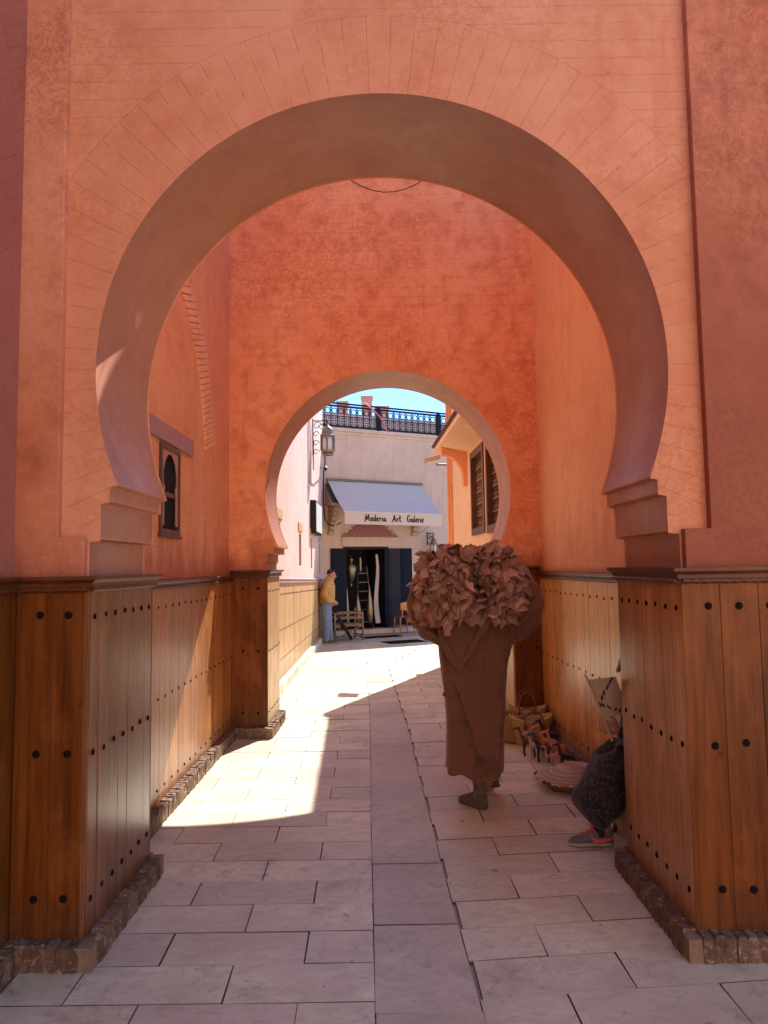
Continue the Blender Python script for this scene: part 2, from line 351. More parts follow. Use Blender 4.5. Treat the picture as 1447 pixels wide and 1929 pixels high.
def stone(name, tint):
    t = NT(name); p = t.pos(); r = t.rnd()
    q = t.n('VectorMath', _operation='ADD', i0=p, i1=t.n('CombineXYZ', X=t.m('MULTIPLY', r, 31.0), Y=t.m('MULTIPLY', r, 17.0), Z=0.0).outputs[0]).outputs[0]
    q2 = t.scale(q, (1.0, 1.9, 1.0))
    a = t.noise(q2, 3.2, 8, 0.6, 0.8); b = t.noise(q2, 9, 8, 0.68, 1.0); d = t.noise(p, 1.1, 5, 0.6)
    c = t.mix(t.ramp(a, [(0.35, 0), (0.68, 1)]), (0.66, 0.61, 0.41), (0.76, 0.72, 0.52))
    c = t.mix(t.m('MULTIPLY', t.ramp(b, [(0.45, 0), (0.70, 1)]), 0.7), c, (0.45, 0.39, 0.27))
    c = t.mix(t.m('MULTIPLY', t.ramp(d, [(0.44, 0), (0.66, 1)]), 0.6), c, (0.43, 0.375, 0.27))
    k = t.m('ADD', t.m('MULTIPLY', r, 0.28), 0.90)
    c = t.mix(1.0, c, t.n('CombineColor', Red=k, Green=k, Blue=k).outputs[0], 'MULTIPLY')
    c = t.mix(t.m('MULTIPLY', t.m('FRACT', t.m('MULTIPLY', r, 7.3)), 0.5), c, (0.56, 0.46, 0.35))
    c = t.mix(1.0, c, tint, 'MULTIPLY')
    pit = t.m('MULTIPLY', t.ramp(t.noise(q, 15, 6, 0.7, 2.2), [(0.625, 0), (0.67, 1)]), t.ramp(t.noise(q, 2.3, 3), [(0.44, 0), (0.54, 1)]))
    c = t.mix(t.m('MULTIPLY', pit, 0.75), c, (0.10, 0.072, 0.06))
    ck = t.m('ABSOLUTE', t.m('SUBTRACT', t.noise(q, 2.6, 7, 0.62, 0.5), 0.5))
    crack = t.m('MULTIPLY', t.ramp(ck, [(0.0, 1), (0.011, 0)]), t.ramp(t.noise(q, 1.9, 2), [(0.50, 0), (0.60, 1)]))
    c = t.mix(t.m('MULTIPLY', crack, 0.3), c, (0.13, 0.10, 0.08))
    spot = t.n('TexVoronoi', Vector=p, Scale=2.2, Randomness=1.0).outputs['Distance']
    c = t.mix(t.m('MULTIPLY', t.ramp(spot, [(0.035, 1), (0.06, 0)]), 0.6), c, (0.17, 0.15, 0.145))
    soot = t.m('MULTIPLY', t.ramp(t.noise(p, 6.5, 8, 0.7, 0.6), [(0.53, 0), (0.68, 1)]), t.ramp(t.noise(p, 0.9, 3), [(0.42, 0), (0.58, 1)]))
    c = t.mix(t.m('MULTIPLY', soot, 0.5), c, (0.16, 0.125, 0.11))
    h = t.m('SUBTRACT', t.m('ADD', t.m('MULTIPLY', b, 0.6), t.m('MULTIPLY', t.noise(p, 70, 4), 0.25)), t.m('MULTIPLY', pit, 1.2))
    return t.out(Base__Color=c, Roughness=t.m('ADD', t.m('MULTIPLY', a, 0.3), 0.36), Normal=t.bump(h, 0.35, 0.004))
M['stone'] = stone('limestone_paving', (1.0, 1.0, 1.0)); M['stonec'] = stone('limestone_channel_slab', (0.86, 0.85, 0.87))
M['mortar'] = plain('plinth_mortar', (0.24, 0.165, 0.11), 0.95, 0, 0.5, 40, 0.6)
M['grout'] = plain('dirty_joint_mortar', (0.14, 0.10, 0.078), 0.95, 0, 0.4, 30, 0.5)
M['ground'] = plain('dusty_street_ground', (0.46, 0.36, 0.28), 0.9, 0, 0.25, 0.8, 0.2)
def brickm():
    t = NT('worn_plinth_brick'); o = t.pos(); r = t.rnd()
    c = t.mix(r, (0.13, 0.072, 0.042), (0.24, 0.145, 0.095))
    c = t.mix(t.m('MULTIPLY', t.ramp(t.noise(o, 26, 7, 0.7, 1.0), [(0.54, 0), (0.62, 1)]), 0.85), c, (0.46, 0.35, 0.25))
    c = t.mix(t.m('MULTIPLY', t.ramp(t.noise(o, 18, 6, 0.7), [(0.5, 0), (0.66, 1)]), 0.6), c, (0.06, 0.036, 0.024))
    return t.out(Base__Color=c, Roughness=0.85, Normal=t.bump(t.noise(t.pos(), 38, 8, 0.72), 1.0, 0.014))
M['brick'] = brickm()

# ------------------------------------------------------------------ ground and paving
g = MB(); g.box2((-60, -60, -0.35), (60, 90, -0.016)); tag(g.build('ground', M['ground']), kind='structure')
pav = empty('pavement', (0, 0, -0.016), kind='structure')
def pl(x, tab):
    for (a, b), (c, d) in zip(tab, tab[1:]):
        if x <= c: return b + (d - b) * (x - a) / (c - a)
    return tab[-1][1]
XL = [(-4, 0.05), (2.9, -0.061), (4.98, -0.116), (6.35, -0.146), (8.28, -0.192), (9.64, -0.24), (11.2, -0.304), (13.0, -0.388), (13.7, -0.19), (15.7, 0.37), (18.5, 1.15)]
XR = [(-4, 0.6), (2.9, 0.362), (4.3, 0.308), (5.0, 0.293), (6.07, 0.26), (7.56, 0.235), (8.57, 0.189), (10.2, 0.125), (12.6, 0.02), (13.3, 0.19), (15.7, 0.80), (18.5, 1.55)]
far_tiles = MB()
def slab(quad, mat=None, far=False):
    """one paving stone from its four corners (x, y), slightly uneven, chamfered edge"""
    c = Vector((sum(q[0] for q in quad) / 4, sum(q[1] for q in quad) / 4, 0))
    dz = random.uniform(-0.0022, 0.0022); tx, ty = random.uniform(-.003, .003), random.uniform(-.004, .004)
    def P(q, ins, z):
        v = Vector((q[0], q[1], 0)) - c; L = max(v.length, 1e-4)
        v = v * (1 - ins / L * 1.2); return (c.x + v.x, c.y + v.y, z + dz + tx * v.x + ty * v.y)
    quad = [(q[0] + random.uniform(-.0025, .0025), q[1] + random.uniform(-.0025, .0025)) for q in quad]
    vs = [P(q, 0.0018, -0.03) for q in quad] + [P(q, 0.0018, -0.0022) for q in quad] + [P(q, 0.0030, 0) for q in quad]
    fs = [(8, 9, 10, 11)] + [(i, (i + 1) % 4, 4 + (i + 1) % 4, 4 + i) for i in range(4)] + [(4 + i, 4 + (i + 1) % 4, 8 + (i + 1) % 4, 8 + i) for i in range(4)]
    dst = far_tiles if far else MB()
    dst.m = 0; dst.add(vs, fs[:1]); dst.m = 1
    b_ = len(dst.v) - 12; dst.f += [tuple(i + b_ for i in f) for f in fs[1:]]; dst.mi += [1] * 8
    if not far: return dst.build('paving_stone', [mat or M['stone'], M['grout']], pav)
Y0 = 3.008; RH = 0.2795
k = -5
def xs_row(start, end, first, w):
    out = []; x = first
    while x > start: x -= w
    while x < end:
        a, b = max(start, x), min(end, x + w)
        if b - a > 0.05: out.append((a, b))
        x += w
    return out
for k in range(-8, 53):
    ya, yb = Y0 + k * RH, Y0 + (k + 1) * RH; ym = (ya + yb) / 2
    if ya > 17.6: break
    far = ym > 11.0
    near_ = ym > 2.2
    xl = pl(ym, XL)
    first = xl - (0.645 if k % 2 == 0 else 0.322)
    for a, b in xs_row(-1.62, xl, xl - (0.31 if k % 2 else 0.62), 0.645):
        last = abs(b - xl) < 1e-3; sk = -0.015 * RH
        slab([(a - sk, ya), (pl(ya, XL) if last else b - sk, ya), (pl(yb, XL) if last else b + sk, yb), (a + sk, yb)], far=far or not near_)
    xr = pl(ym, XR)
    def ys(x, base): return base + 0.09 * max(0, x - xr) * min(1, max(0.0, (14 - ym) / 8))
    for a, b in xs_row(xr, 2.1 if ym < 8 else 1.9, xr + (0.36 if k % 2 else 0.66), 0.645):
        first_ = abs(a - xr) < 1e-3
        slab([(pl(ya, XR) if first_ else a + .003, ys(a, ya)), (b + .003, ys(b, ya)), (b - .003, ys(b, yb)), (pl(yb, XR) if first_ else a - .003, ys(a, yb))], far=far or not near_)
cuts = [1.2, 2.15, 2.93, 3.62, 4.33, 5.0, 6.39, 7.2, 7.9, 8.6, 9.3, 10.0, 10.9, 11.7, 12.5, 13.2, 14.0, 14.9, 15.8, 16.8, 17.6]
for a, b in zip(cuts, cuts[1:]):
    slab([(pl(a, XL), a), (pl(a, XR), a), (pl(b, XR), b), (pl(b, XL), b)], M['stonec'], far=a > 12 or a < 2)
o = far_tiles.build('small_paving', [M['stone'], M['grout']], pav); o['kind'] = 'stuff'
# ------------------------------------------------------------------ dado pieces shared by every wall
CORN = [(-0.03, 1.655), (0.012, 1.655), (0.012, 1.664), (0.022, 1.672), (0.024, 1.690), (0.040, 1.702), (0.046, 1.706), (0.046, 1.722), (-0.03, 1.722)]
CORN_S = [(-0.03, 1.600), (0.018, 1.600), (0.026, 1.606), (0.026, 1.620), (0.014, 1.628), (0.014, 1.634), (0.03, 1.642), (0.034, 1.652), (0.034, 1.668), (0.02, 1.676), (-0.03, 1.676)]
def seg_frames(path):
    for a, b in zip(path, path[1:]):
        A, B = Vector((a[0], a[1], 0)), Vector((b[0], b[1], 0)); d = B - A; L = d.length; d /= L
        yield A, d, Vector((d.y, -d.x, 0)), L, (a[2] if len(a) > 2 else 0, b[2] if len(b) > 2 else 0)
def basis_at(p, d, n):
    m = Matrix((( d.x, n.x, 0, p.x), (d.y, n.y, 0, p.y), (0, 0, 1, p.z), (0, 0, 0, 1))); return m
_unit = {}
def plank_mesh(w, h, mat):
    key = (round(w, 3), round(h, 3), mat.name)
    if key not in _unit:
        mb = MB(); x, c = w / 2 - 0.0007, 0.0016
        prof = [(-x, -0.02), (x, -0.02), (x, -c), (x - c, 0), (-x + c, 0), (-x, -c)]
        mb.prism(prof, lambda u, v: (u, v, -h / 2), lambda u, v: (u, v, h / 2)); _unit[key] = mb.mesh('plank', mat)
    return _unit[key]
def dome(r, depth=0.5, pointy=False):
    mb = MB(); prof = [(r, -0.004), (r, 0.001), (r * .8, r * depth * .6), (r * .45, r * depth * .92), (0.0005, r * depth)]
    rs = [[Vector((a * math.cos(2 * PI * k / 10), z, a * math.sin(2 * PI * k / 10))) for k in range(10)] for a, z in prof]
    return mb.rings(rs).mesh('stud', M['stud'], 50)
STUD = dome(0.0115); STUD_L = dome(0.0145, 0.35)
def brick_meshes():
    out = []
    for v in range(5):
        mb = MB(); rr = random.Random(v); w, d, h = 0.046, 0.068, 0.114; b = 0.007
        rs = []
        for z, i in ((0.0, 0.002), (h * .5, 0.0), (h - b, 0.001), (h, b)):
            rs.append([Vector((sx * (w / 2 - i) + rr.uniform(-.0035, .0035), (0 if sy < 0 else 1) * d - (i if sy > 0 else 0) + rr.uniform(-.007, .004) * (sy > 0), z + rr.uniform(-.006, .004))) for sx, sy in ((-1, -1), (1, -1), (1, 0.5), (1, 1), (-1, 1), (-1, 0.5))])
            for ring in rs[-1:]:
                ring[2].y = d * 0.6; ring[5].y = d * 0.6
                if rr.random() < .5: ring[3].y -= 0.006
        out.append(mb.rings(rs).mesh('brick', M['brick'], 35))
    return out
BRICKS = brick_meshes()
def dado(owner, path, z0=0.10, z1=1.66, planks=(0.165,), mats=('wood',), studs=(), corn=CORN, cornmat='woodh', rope=True, plinth=True, stud=STUD, segs=None, back=0.05):
    """wainscot of planks with iron studs, its moulding and the brick plinth below, along a path (outside to the right)"""
    mb = MB(); mb.sweep([(-back, z0), (-0.012, z0), (-0.012, z1), (-back, z1)], path)
    w = mb.build('wainscot', M['grout'], owner)
    for si, (A, d, n, L, zz) in enumerate(seg_frames(path)):
        pw = planks[si % len(planks)]; mt = M[mats[si % len(mats)]]
        if pw:
            cnt = max(1, round(L / pw)); ww = L / cnt
            me = plank_mesh(ww, z1 - z0, mt)
            for i in range(cnt):
                p = A + d * (ww * (i + .5)) + n * random.uniform(-.0012, .0012) + Vector((0, 0, (z0 + z1) / 2 + (zz[0] + (zz[1] - zz[0]) * (i + .5) / cnt)))
                place('plank', me, basis_at(p, d, n), w)
        if si < len(studs) and studs[si]:
            sp, rows, first, sm = studs[si]
            x = first
            while x < L - 0.01:
                for z in rows:
                    zz_ = z + zz[0] + (zz[1] - zz[0]) * x / L
                    place('stud', sm, basis_at(A + d * (x + random.uniform(-.004, .004)) + n * 0.001 + Vector((0, 0, zz_ + random.uniform(-.006, .006))), d, n), w)
                x += sp
    if corn:
        c = MB().sweep(corn, path).build('dado_moulding', M[cornmat], owner, 30)
    if rope:
        r = MB()
        for A, d, n, L, zz in seg_frames(path):
            rs = []; N = int(L / 0.006); up = Vector((0, 0, 1))
            for i in range(N + 1):
                x = L * i / N; c_ = A + d * x + n * 0.014 + Vector((0, 0, 1.662))
                rs.append([c_ + (n * math.cos(a) + up * math.sin(a)) * (0.0125 * (1 + 0.16 * math.cos(2 * (a - x * 70)))) for a in (2 * PI * k_ / 10 for k_ in range(10))])
            r.rings(rs)
        r.build('rope_moulding', M[cornmat], owner, 60)
    if plinth:
        q = MB().sweep([(-back, -0.03), (0.060, -0.03), (0.060, 0.101), (-back, 0.106)], path).build('plinth', M['mortar'], owner)
        for A, d, n, L, zz in seg_frames(path):
            cnt = max(1, int(round((L + 0.0) / 0.0488))); st = L / cnt
            for i in range(cnt):
                p = A + d * (st * (i + .5) + random.uniform(-.002, .002)) + n * random.uniform(-.003, .003)
                m = basis_at(p + Vector((0, 0, random.uniform(-.006, .004))), d, n) @ Matrix.Rotation(random.uniform(-.03, .03), 4, 'Y')
                place('brick', random.choice(BRICKS), m, q)
    return w
def arch_half(R, cx, zc, zs, ws, n=40):
    """right half of a horseshoe arch from the springing (half width ws at height zs) up to the crown"""
    pts = []
    a0 = math.asin(max(-1, (zs - zc) / R))
    for i in range(n + 1):
        a = a0 + (PI / 2 - a0) * i / n; x, z = R * math.cos(a), zc + R * math.sin(a)
        if z < zc:
            t = (zc - z) / (zc - zs); x = R - (R - ws) * t * t
        pts.append((cx + x, z))
    return pts
def arched_wall(name, label, X0, X1, top, yf, yb, right, cx, mats, left=None):
    """one thick wall with a horseshoe opening; RIGHT is the right jamb outline from the ground up"""
    o = empty(name, (cx, (yf + yb) / 2, 0), label, 'wall')
    L = left or [(2 * cx - x, z) for x, z in right]
    poly = [(X0, -0.05), (X0, top), (X1, top), (X1, -0.05)] + right + L[::-1][1:]
    mb = MB(); n = len(poly)
    mb.add([(x, yf, z) for x, z in poly], [tuple(range(n))]); mb.add([(x, yb, z) for x, z in poly], [tuple(range(n))])
    mb.m = 1; mb.add([(x, yf, z) for x, z in poly] + [(x, yb, z) for x, z in poly], [(i, (i + 1) % n, n + (i + 1) % n, n + i) for i in range(n)])
    me = mb.mesh('masonry', mats, None, 0)
    bm = bmesh.new(); bm.from_mesh(me); bmesh.ops.remove_doubles(bm, verts=bm.verts, dist=1e-4)
    es = [e for e in bm.edges if len(e.link_faces) == 2 and e.calc_face_angle(0) > 0.5 and (e.verts[0].co - e.verts[1].co).length < 3]
    bmesh.ops.bevel(bm, geom=es, offset=0.009, segments=2, profile=0.5, affect='EDGES', clamp_overlap=True)
    bmesh.ops.triangulate(bm, faces=[f for f in bm.faces if len(f.verts) > 4])
    bm.to_mesh(me); bm.free(); shade(me, 25)
    for f in me.polygons:
        if abs(f.normal.y) > .999: f.use_smooth = False
    return o, link('masonry', me, o)

# ------------------------------------------------------------------ near gateway
right = [(1.41, -0.05), (1.41, 1.89), (1.358, 1.895), (1.358, 2.072), (1.318, 2.078), (1.318, 2.150), (1.285, 2.156)] + arch_half(1.394, 0, 2.716, 2.166, 1.287, 90)
nw, nwm = arched_wall('arched_wall', 'nearest terracotta wall with the widest horseshoe arch, stepped corbels and studded wood piers', -3.2, 4.6, 6.2, 3.38, 4.16, right, 0, [M['front'], M['soffit']])
for s, xo in ((-1, 1.745), (1, 4.6)):
    mb = MB(); xi = 1.535
    poly = [(s * 1.41, 0.0), (s * 1.41, 1.905), (s * xi, 1.905), (s * xi, 6.2), (s * xo, 6.2), (s * xo, 0.0)]
    mb.prism(poly, lambda x, z: (x, 3.335, z), lambda x, z: (x, 3.381, z)); mb.build('raised_frame', M['frame' if s < 0 else 'framer'], nw, None, 0.004)
S3F = (1.541, 0.92, 0.287); STUD_F = dome(0.018, 0.25)
S3 = (1.537, 0.905, 0.262)
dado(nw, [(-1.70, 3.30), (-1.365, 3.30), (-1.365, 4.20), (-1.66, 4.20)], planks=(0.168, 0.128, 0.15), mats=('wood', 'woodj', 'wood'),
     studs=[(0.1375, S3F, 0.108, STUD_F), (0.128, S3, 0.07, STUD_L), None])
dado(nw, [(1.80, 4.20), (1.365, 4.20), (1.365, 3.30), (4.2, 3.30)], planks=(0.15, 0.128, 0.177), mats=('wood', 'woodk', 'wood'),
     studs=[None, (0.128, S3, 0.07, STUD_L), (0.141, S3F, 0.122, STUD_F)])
# ------------------------------------------------------------------ unseen wall added behind the viewer to bounce warm sunlight
ow = MB(); ow.box2((-14, -6.2, -0.05), (16, -5.6, 7.0)); tag(ow.build('added_bounce_wall', M['bounce']), kind='structure')
# ------------------------------------------------------------------ side wall on the near left
sw = empty('side_wall', (-2.2, 0, 0), 'mauve red wall at the near left corner with chevrons incised in its plaster', 'wall')
MB().box2((-3.2, -6, -0.05), (-1.735, 3.33, 5.4)).build('masonry', M['side'], sw)
dado(sw, [(-1.70, -1.5), (-1.70, 3.30)], planks=(0.168,), studs=[(0.30, S3, 0.12, STUD_L)])
# ------------------------------------------------------------------ walls with rectangular openings
def grid_wall(name, mat, parent, us, vs, holes, f, reveal=0.22, depth=0.4, revmat=None):
    """f(u, v, d) maps to the world (d into the wall); holes = (u0, u1, v0, v1)"""
    U = sorted(set(list(us) + [h[0] for h in holes] + [h[1] for h in holes])); V = sorted(set(list(vs) + [h[2] for h in holes] + [h[3] for h in holes]))
    mb = MB()
    for a, b in zip(U, U[1:]):
        for c, d in zip(V, V[1:]):
            if any(a >= h[0] - 1e-6 and b <= h[1] + 1e-6 and c >= h[2] - 1e-6 and d <= h[3] + 1e-6 for h in holes): continue
            mb.add([f(a, c, 0), f(b, c, 0), f(b, d, 0), f(a, d, 0)], [(0, 1, 2, 3)])
    for h in holes:
        q = [(h[0], h[2]), (h[1], h[2]), (h[1], h[3]), (h[0], h[3])]
        mb.add([f(u, v, 0) for u, v in q] + [f(u, v, reveal) for u, v in q], [(i, (i + 1) % 4, 4 + (i + 1) % 4, 4 + i) for i in range(4)] + [(4, 5, 6, 7)])
    u0, u1, v0, v1 = U[0], U[-1], V[0], V[-1]
    q = [(u0, v0), (u1, v0), (u1, v1), (u0, v1)]
    mb.add([f(u, v, 0) for u, v in q] + [f(u, v, depth) for u, v in q], [(i, (i + 1) % 4, 4 + (i + 1) % 4, 4 + i) for i in range(4)] + [(4, 5, 6, 7)])
    return mb.build(name, mat, parent)
# court, left side
cl = empty('courtyard_wall', (-1.9, 5.8, 0), 'left courtyard wall with a small arched lattice window under a mauve lintel', 'wall')
fcl = lambda u, v, d: (-1.65 - d, u, v)
grid_wall('masonry', M['court'], cl, (4.16, 7.55), (-0.05, 8.6), [(5.215, 5.665, 2.035, 2.665)], fcl, 0.16, 1.4)
dado(cl, [(-1.615, 4.20), (-1.615, 7.50)], z1=1.61, planks=(0.118,), mats=('woodc',), studs=[(0.17, (1.475, 0.83, 0.2), 0.05, STUD)], corn=CORN_S, rope=False)
MB().box2((-1.66, 4.5, 2.705), (-1.622, 6.04, 2.84)).build('lintel', M['mauve'], cl, None, 0.004)
wf = MB()
for (y0, y1, z0, z1) in ((5.19, 5.235, 2.01, 2.69), (5.645, 5.69, 2.01, 2.69), (5.235, 5.645, 2.01, 2.05), (5.235, 5.645, 2.65, 2.69)): wf.box2((-1.70, y0, z0), (-1.632, y1, z1))
wf.box2((-1.66, 5.17, 1.985), (-1.62, 5.71, 2.009))
win = wf.build('window', M['woodd'], cl, None, 0.004)
hp = [(0.13 * math.cos(a), 2.43 + (0.20 * math.sin(a) if math.sin(a) > 0 else 0.11 * math.sin(a))) for a in (PI * (1.22 - 1.44 * i / 28) for i in range(29))]
hp = [(x * 1.32, z) for x, z in hp]
pan = [(-0.205, 2.08), (-0.205, 2.65), (0.205, 2.65), (0.205, 2.08), (0.15, 2.08), (0.15, 2.31)] + hp[::-1] + [(-0.15, 2.31), (-0.15, 2.08)]
MB().prism(pan, lambda u, z: (-1.640, 5.44 + u, z), lambda u, z: (-1.648, 5.44 + u, z)).build('arched_panel', M['soffit'], win, None)
lat = MB()
for i in range(12): lat.tube([(-1.664, 5.44 + (-0.165 + 0.03 * i), 2.06), (-1.664, 5.44 + (-0.165 + 0.03 * i), 2.64)], 0.0035, 5)
for i in range(20): lat.tube([(-1.667, 5.25, 2.06 + i * 0.029), (-1.667, 5.63, 2.06 + i * 0.029)], 0.003, 5)
lat.build('lattice', M['iron'], win, 60)
MB().box2((-1.69, 5.24, 2.05), (-1.685, 5.64, 2.65)).build('pane', M['ink'], win)
MB().box2((-1.664, 5.236, 2.30), (-1.650, 5.60, 2.335)).build('transom', M['woodd'], win)
# carved blind arch band on that wall
band = [(6.50, 6.83, 2.84), (6.46, 6.77, 3.03), (6.40, 6.69, 3.25), (6.30, 6.61, 3.48), (6.13, 6.48, 3.70), (5.95, 6.28, 3.87), (5.68, 5.98, 4.05), (5.35, 5.58, 4.24), (5.0, 5.12, 4.36), (4.6, 4.62, 4.42)]
def bi(t):
    t = t * (len(band) - 1); i = min(int(t), len(band) - 2); u = t - i
    return [band[i][j] + (band[i + 1][j] - band[i][j]) * u for j in range(3)]
nb = 40
for i in range(nb):
    a, b = bi(i / nb), bi((i + .88) / nb); mb = MB(); sk = 0.05
    prof = [(a[0], a[2]), (a[1], a[2] + 0.05 + sk), (b[1], b[2] + 0.05 + sk), (b[0], b[2])]
    mb.prism(prof, lambda u, v: (-1.655, u, v), lambda u, v: (-1.628 - 0.006 * (i % 2), u, v)); mb.build('carved_block', M['courtr'], cl, None, 0.004)
# court, right side
cr = empty('courtyard_wall', (1.9, 5.8, 0), 'plain right courtyard wall of smooth orange plaster above studded wood panelling', 'wall')
grid_wall('masonry', M['courtr'], cr, (0, 1), (-0.05, 5.7), [], lambda u, v, d: (1.80 - 0.14 * u + d, 4.16 + 3.39 * u, v), 0.1, 1.4)
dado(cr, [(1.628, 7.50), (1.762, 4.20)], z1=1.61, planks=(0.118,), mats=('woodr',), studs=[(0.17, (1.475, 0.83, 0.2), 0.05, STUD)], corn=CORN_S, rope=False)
# ------------------------------------------------------------------ far gateway
fr = [(1.353, -0.05), (1.353, 1.80), (1.335, 1.805), (1.335, 1.895), (1.262, 1.90), (1.262, 1.965), (1.215, 1.97)] + arch_half(1.308, 0.045, 2.546, 1.975, 1.172, 40)
fl = [(2 * 0.045 - x, z) for x, z in fr]
fw_, fwm = arched_wall('arched_wall', 'second wall beyond the courtyard, mottled orange red, with the smaller horseshoe arch', -3.05, 3.2, 7.40, 7.55, 8.30, fr, 0.045, [M['far'], M['soffit']], fl)
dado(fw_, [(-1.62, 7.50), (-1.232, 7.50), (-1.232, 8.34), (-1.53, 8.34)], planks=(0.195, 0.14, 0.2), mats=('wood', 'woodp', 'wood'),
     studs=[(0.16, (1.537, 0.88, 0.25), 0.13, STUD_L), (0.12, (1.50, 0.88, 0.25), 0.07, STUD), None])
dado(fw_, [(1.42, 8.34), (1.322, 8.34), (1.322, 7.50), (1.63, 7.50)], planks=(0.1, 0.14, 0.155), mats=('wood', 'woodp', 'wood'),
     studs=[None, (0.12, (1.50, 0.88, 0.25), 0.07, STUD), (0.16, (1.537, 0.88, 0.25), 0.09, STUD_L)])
# sagging wire across the court
wire = MB().tube([(-0.42 + 0.09 * i, 5.5, 4.76 + 0.62 * ((i - 5.4) / 8.0) ** 2 - 0.02) for i in range(-6, 18)], 0.0035, 6)
tag(wire.build('wire', M['iron'], None, 60), 'thin black wire sagging across the courtyard below the top of the arch', 'wire')
# ------------------------------------------------------------------ street, left wall
st = empty('street_wall', (-1.8, 13, 0), 'long pale pink wall of the sunlit street, with slit windows over wood panelling', 'wall')
slits = [(10.38, 10.66, 1.95, 2.42), (13.0, 13.34, 1.78, 2.36), (15.05, 15.35, 1.72, 2.36), (16.9, 17.25, 1.62, 2.3)]
slits2 = [(10.4, 10.7, 4.75, 5.3), (15.6, 15.9, 3.9, 4.6)]
grid_wall('masonry', M['street'], st, (8.30, 18.19), (-0.05, 6.6), slits + slits2, lambda u, v, d: (-1.56 - d, u, v), 0.2, 1.5)
for a, b, c, d in slits:
    MB().box2((-1.565, a - 0.14, d + 0.05), (-1.543, b + 0.14, d + 0.20)).build('lintel', M['lintel'], st, None, 0.004)
for a, b, c, d in slits + slits2:
    wb = MB(); 
    for (y0, y1, z0, z1) in ((a, a + .035, c, d), (b - .035, b, c, d), (a + .035, b - .035, c, c + .035), (a + .035, b - .035, d - .035, d)): wb.box2((-1.64, y0, z0), (-1.60, y1, z1))
    w_ = wb.build('window', M['woodd'], st)
    MB().box2((-1.66, a + .036, c + .036), (-1.645, b - .036, d - .036)).build('pane', M['iron'], w_)
dado(st, [(-1.53, 8.34, 0.0), (-1.53, 18.15, -0.20)], z1=1.575, z0=0.10, planks=(0.2,), mats=('woodp',), studs=[(0.1, (1.40,), 0.05, STUD)], corn=[(o_, z - 0.035) for o_, z in CORN_S], cornmat='mauve', rope=False, plinth=False)
gm = MB()
for z, za in ((0.86, 0.72), (0.42, 0.36)): gm.add([(-1.5285, 8.34, z), (-1.5285, 18.1, za), (-1.5285, 18.1, za + .014), (-1.5285, 8.34, z + .014), (-1.531, 8.34, z), (-1.531, 18.1, za), (-1.531, 18.1, za + .014), (-1.531, 8.34, z + .014)], [(0, 1, 2, 3), (4, 5, 6, 7), (0, 1, 5, 4), (3, 2, 6, 7), (0, 3, 7, 4), (1, 2, 6, 5)])
gm.build('joint_strip', M['woodd'], st)
y = 8.40
while y < 18.0:
    mb = MB(); mb.box2((-1.55, y + .004, -0.03), (-1.45 + random.uniform(-.006, .006), min(y + 0.40, 18.05), 0.13)); b_ = mb.build('kerb_stone', M['stone'], st, None, 0.01); y += 0.404
# shallow niche outlined high on that wall
MB().prism([(14.55, 3.5), (15.2, 3.5), (15.2, 4.6), (14.87, 5.1), (14.55, 4.6)], lambda u, z: (-1.562, u, z), lambda u, z: (-1.548, u, z)).build('blind_niche', M['mauve'], st)
# ------------------------------------------------------------------ house at the right street corner
hs = empty('house', (2.2, 10.5, 0), 'apricot corner house with two tall lattice windows under a tiled hood', 'house')
A = Vector((1.42, 8.30, 0)); B = Vector((1.23, 13.0, 0)); hd = (B - A).normalized(); hn = Vector((-hd.y, hd.x, 0))
fh = lambda u, v, d=0.0: tuple(A + hd * u - hn * d + Vector((0, 0, v)))
HL = (B - A).length
wins = [(0.12, 1.09, 2.19, 3.33), (1.31, 2.33, 2.21, 3.39)]
grid_wall('wall', M['house'], hs, (0, HL), (-0.05, 5.0), wins, fh, 0.2, 0.4)
MB().prism([(1.83, 8.32), (1.63, 13.0), (4.2, 14.2), (4.2, 8.32)], lambda x, y: (x, y, -0.05), lambda x, y: (x, y, 4.99)).build('rear_block', M['house'], hs)
mb = MB(MB and (lambda p: fh(p.x, p.z, -p.y)))
mb.box2((HL - 0.30, 0.0, 0), (HL, 0.045, 4.99)); mb.box2((HL - 0.22, 0.045, 0), (HL - 0.06, 0.075, 4.985)); mb.build('corner_pilaster', M['trimor'], hs)
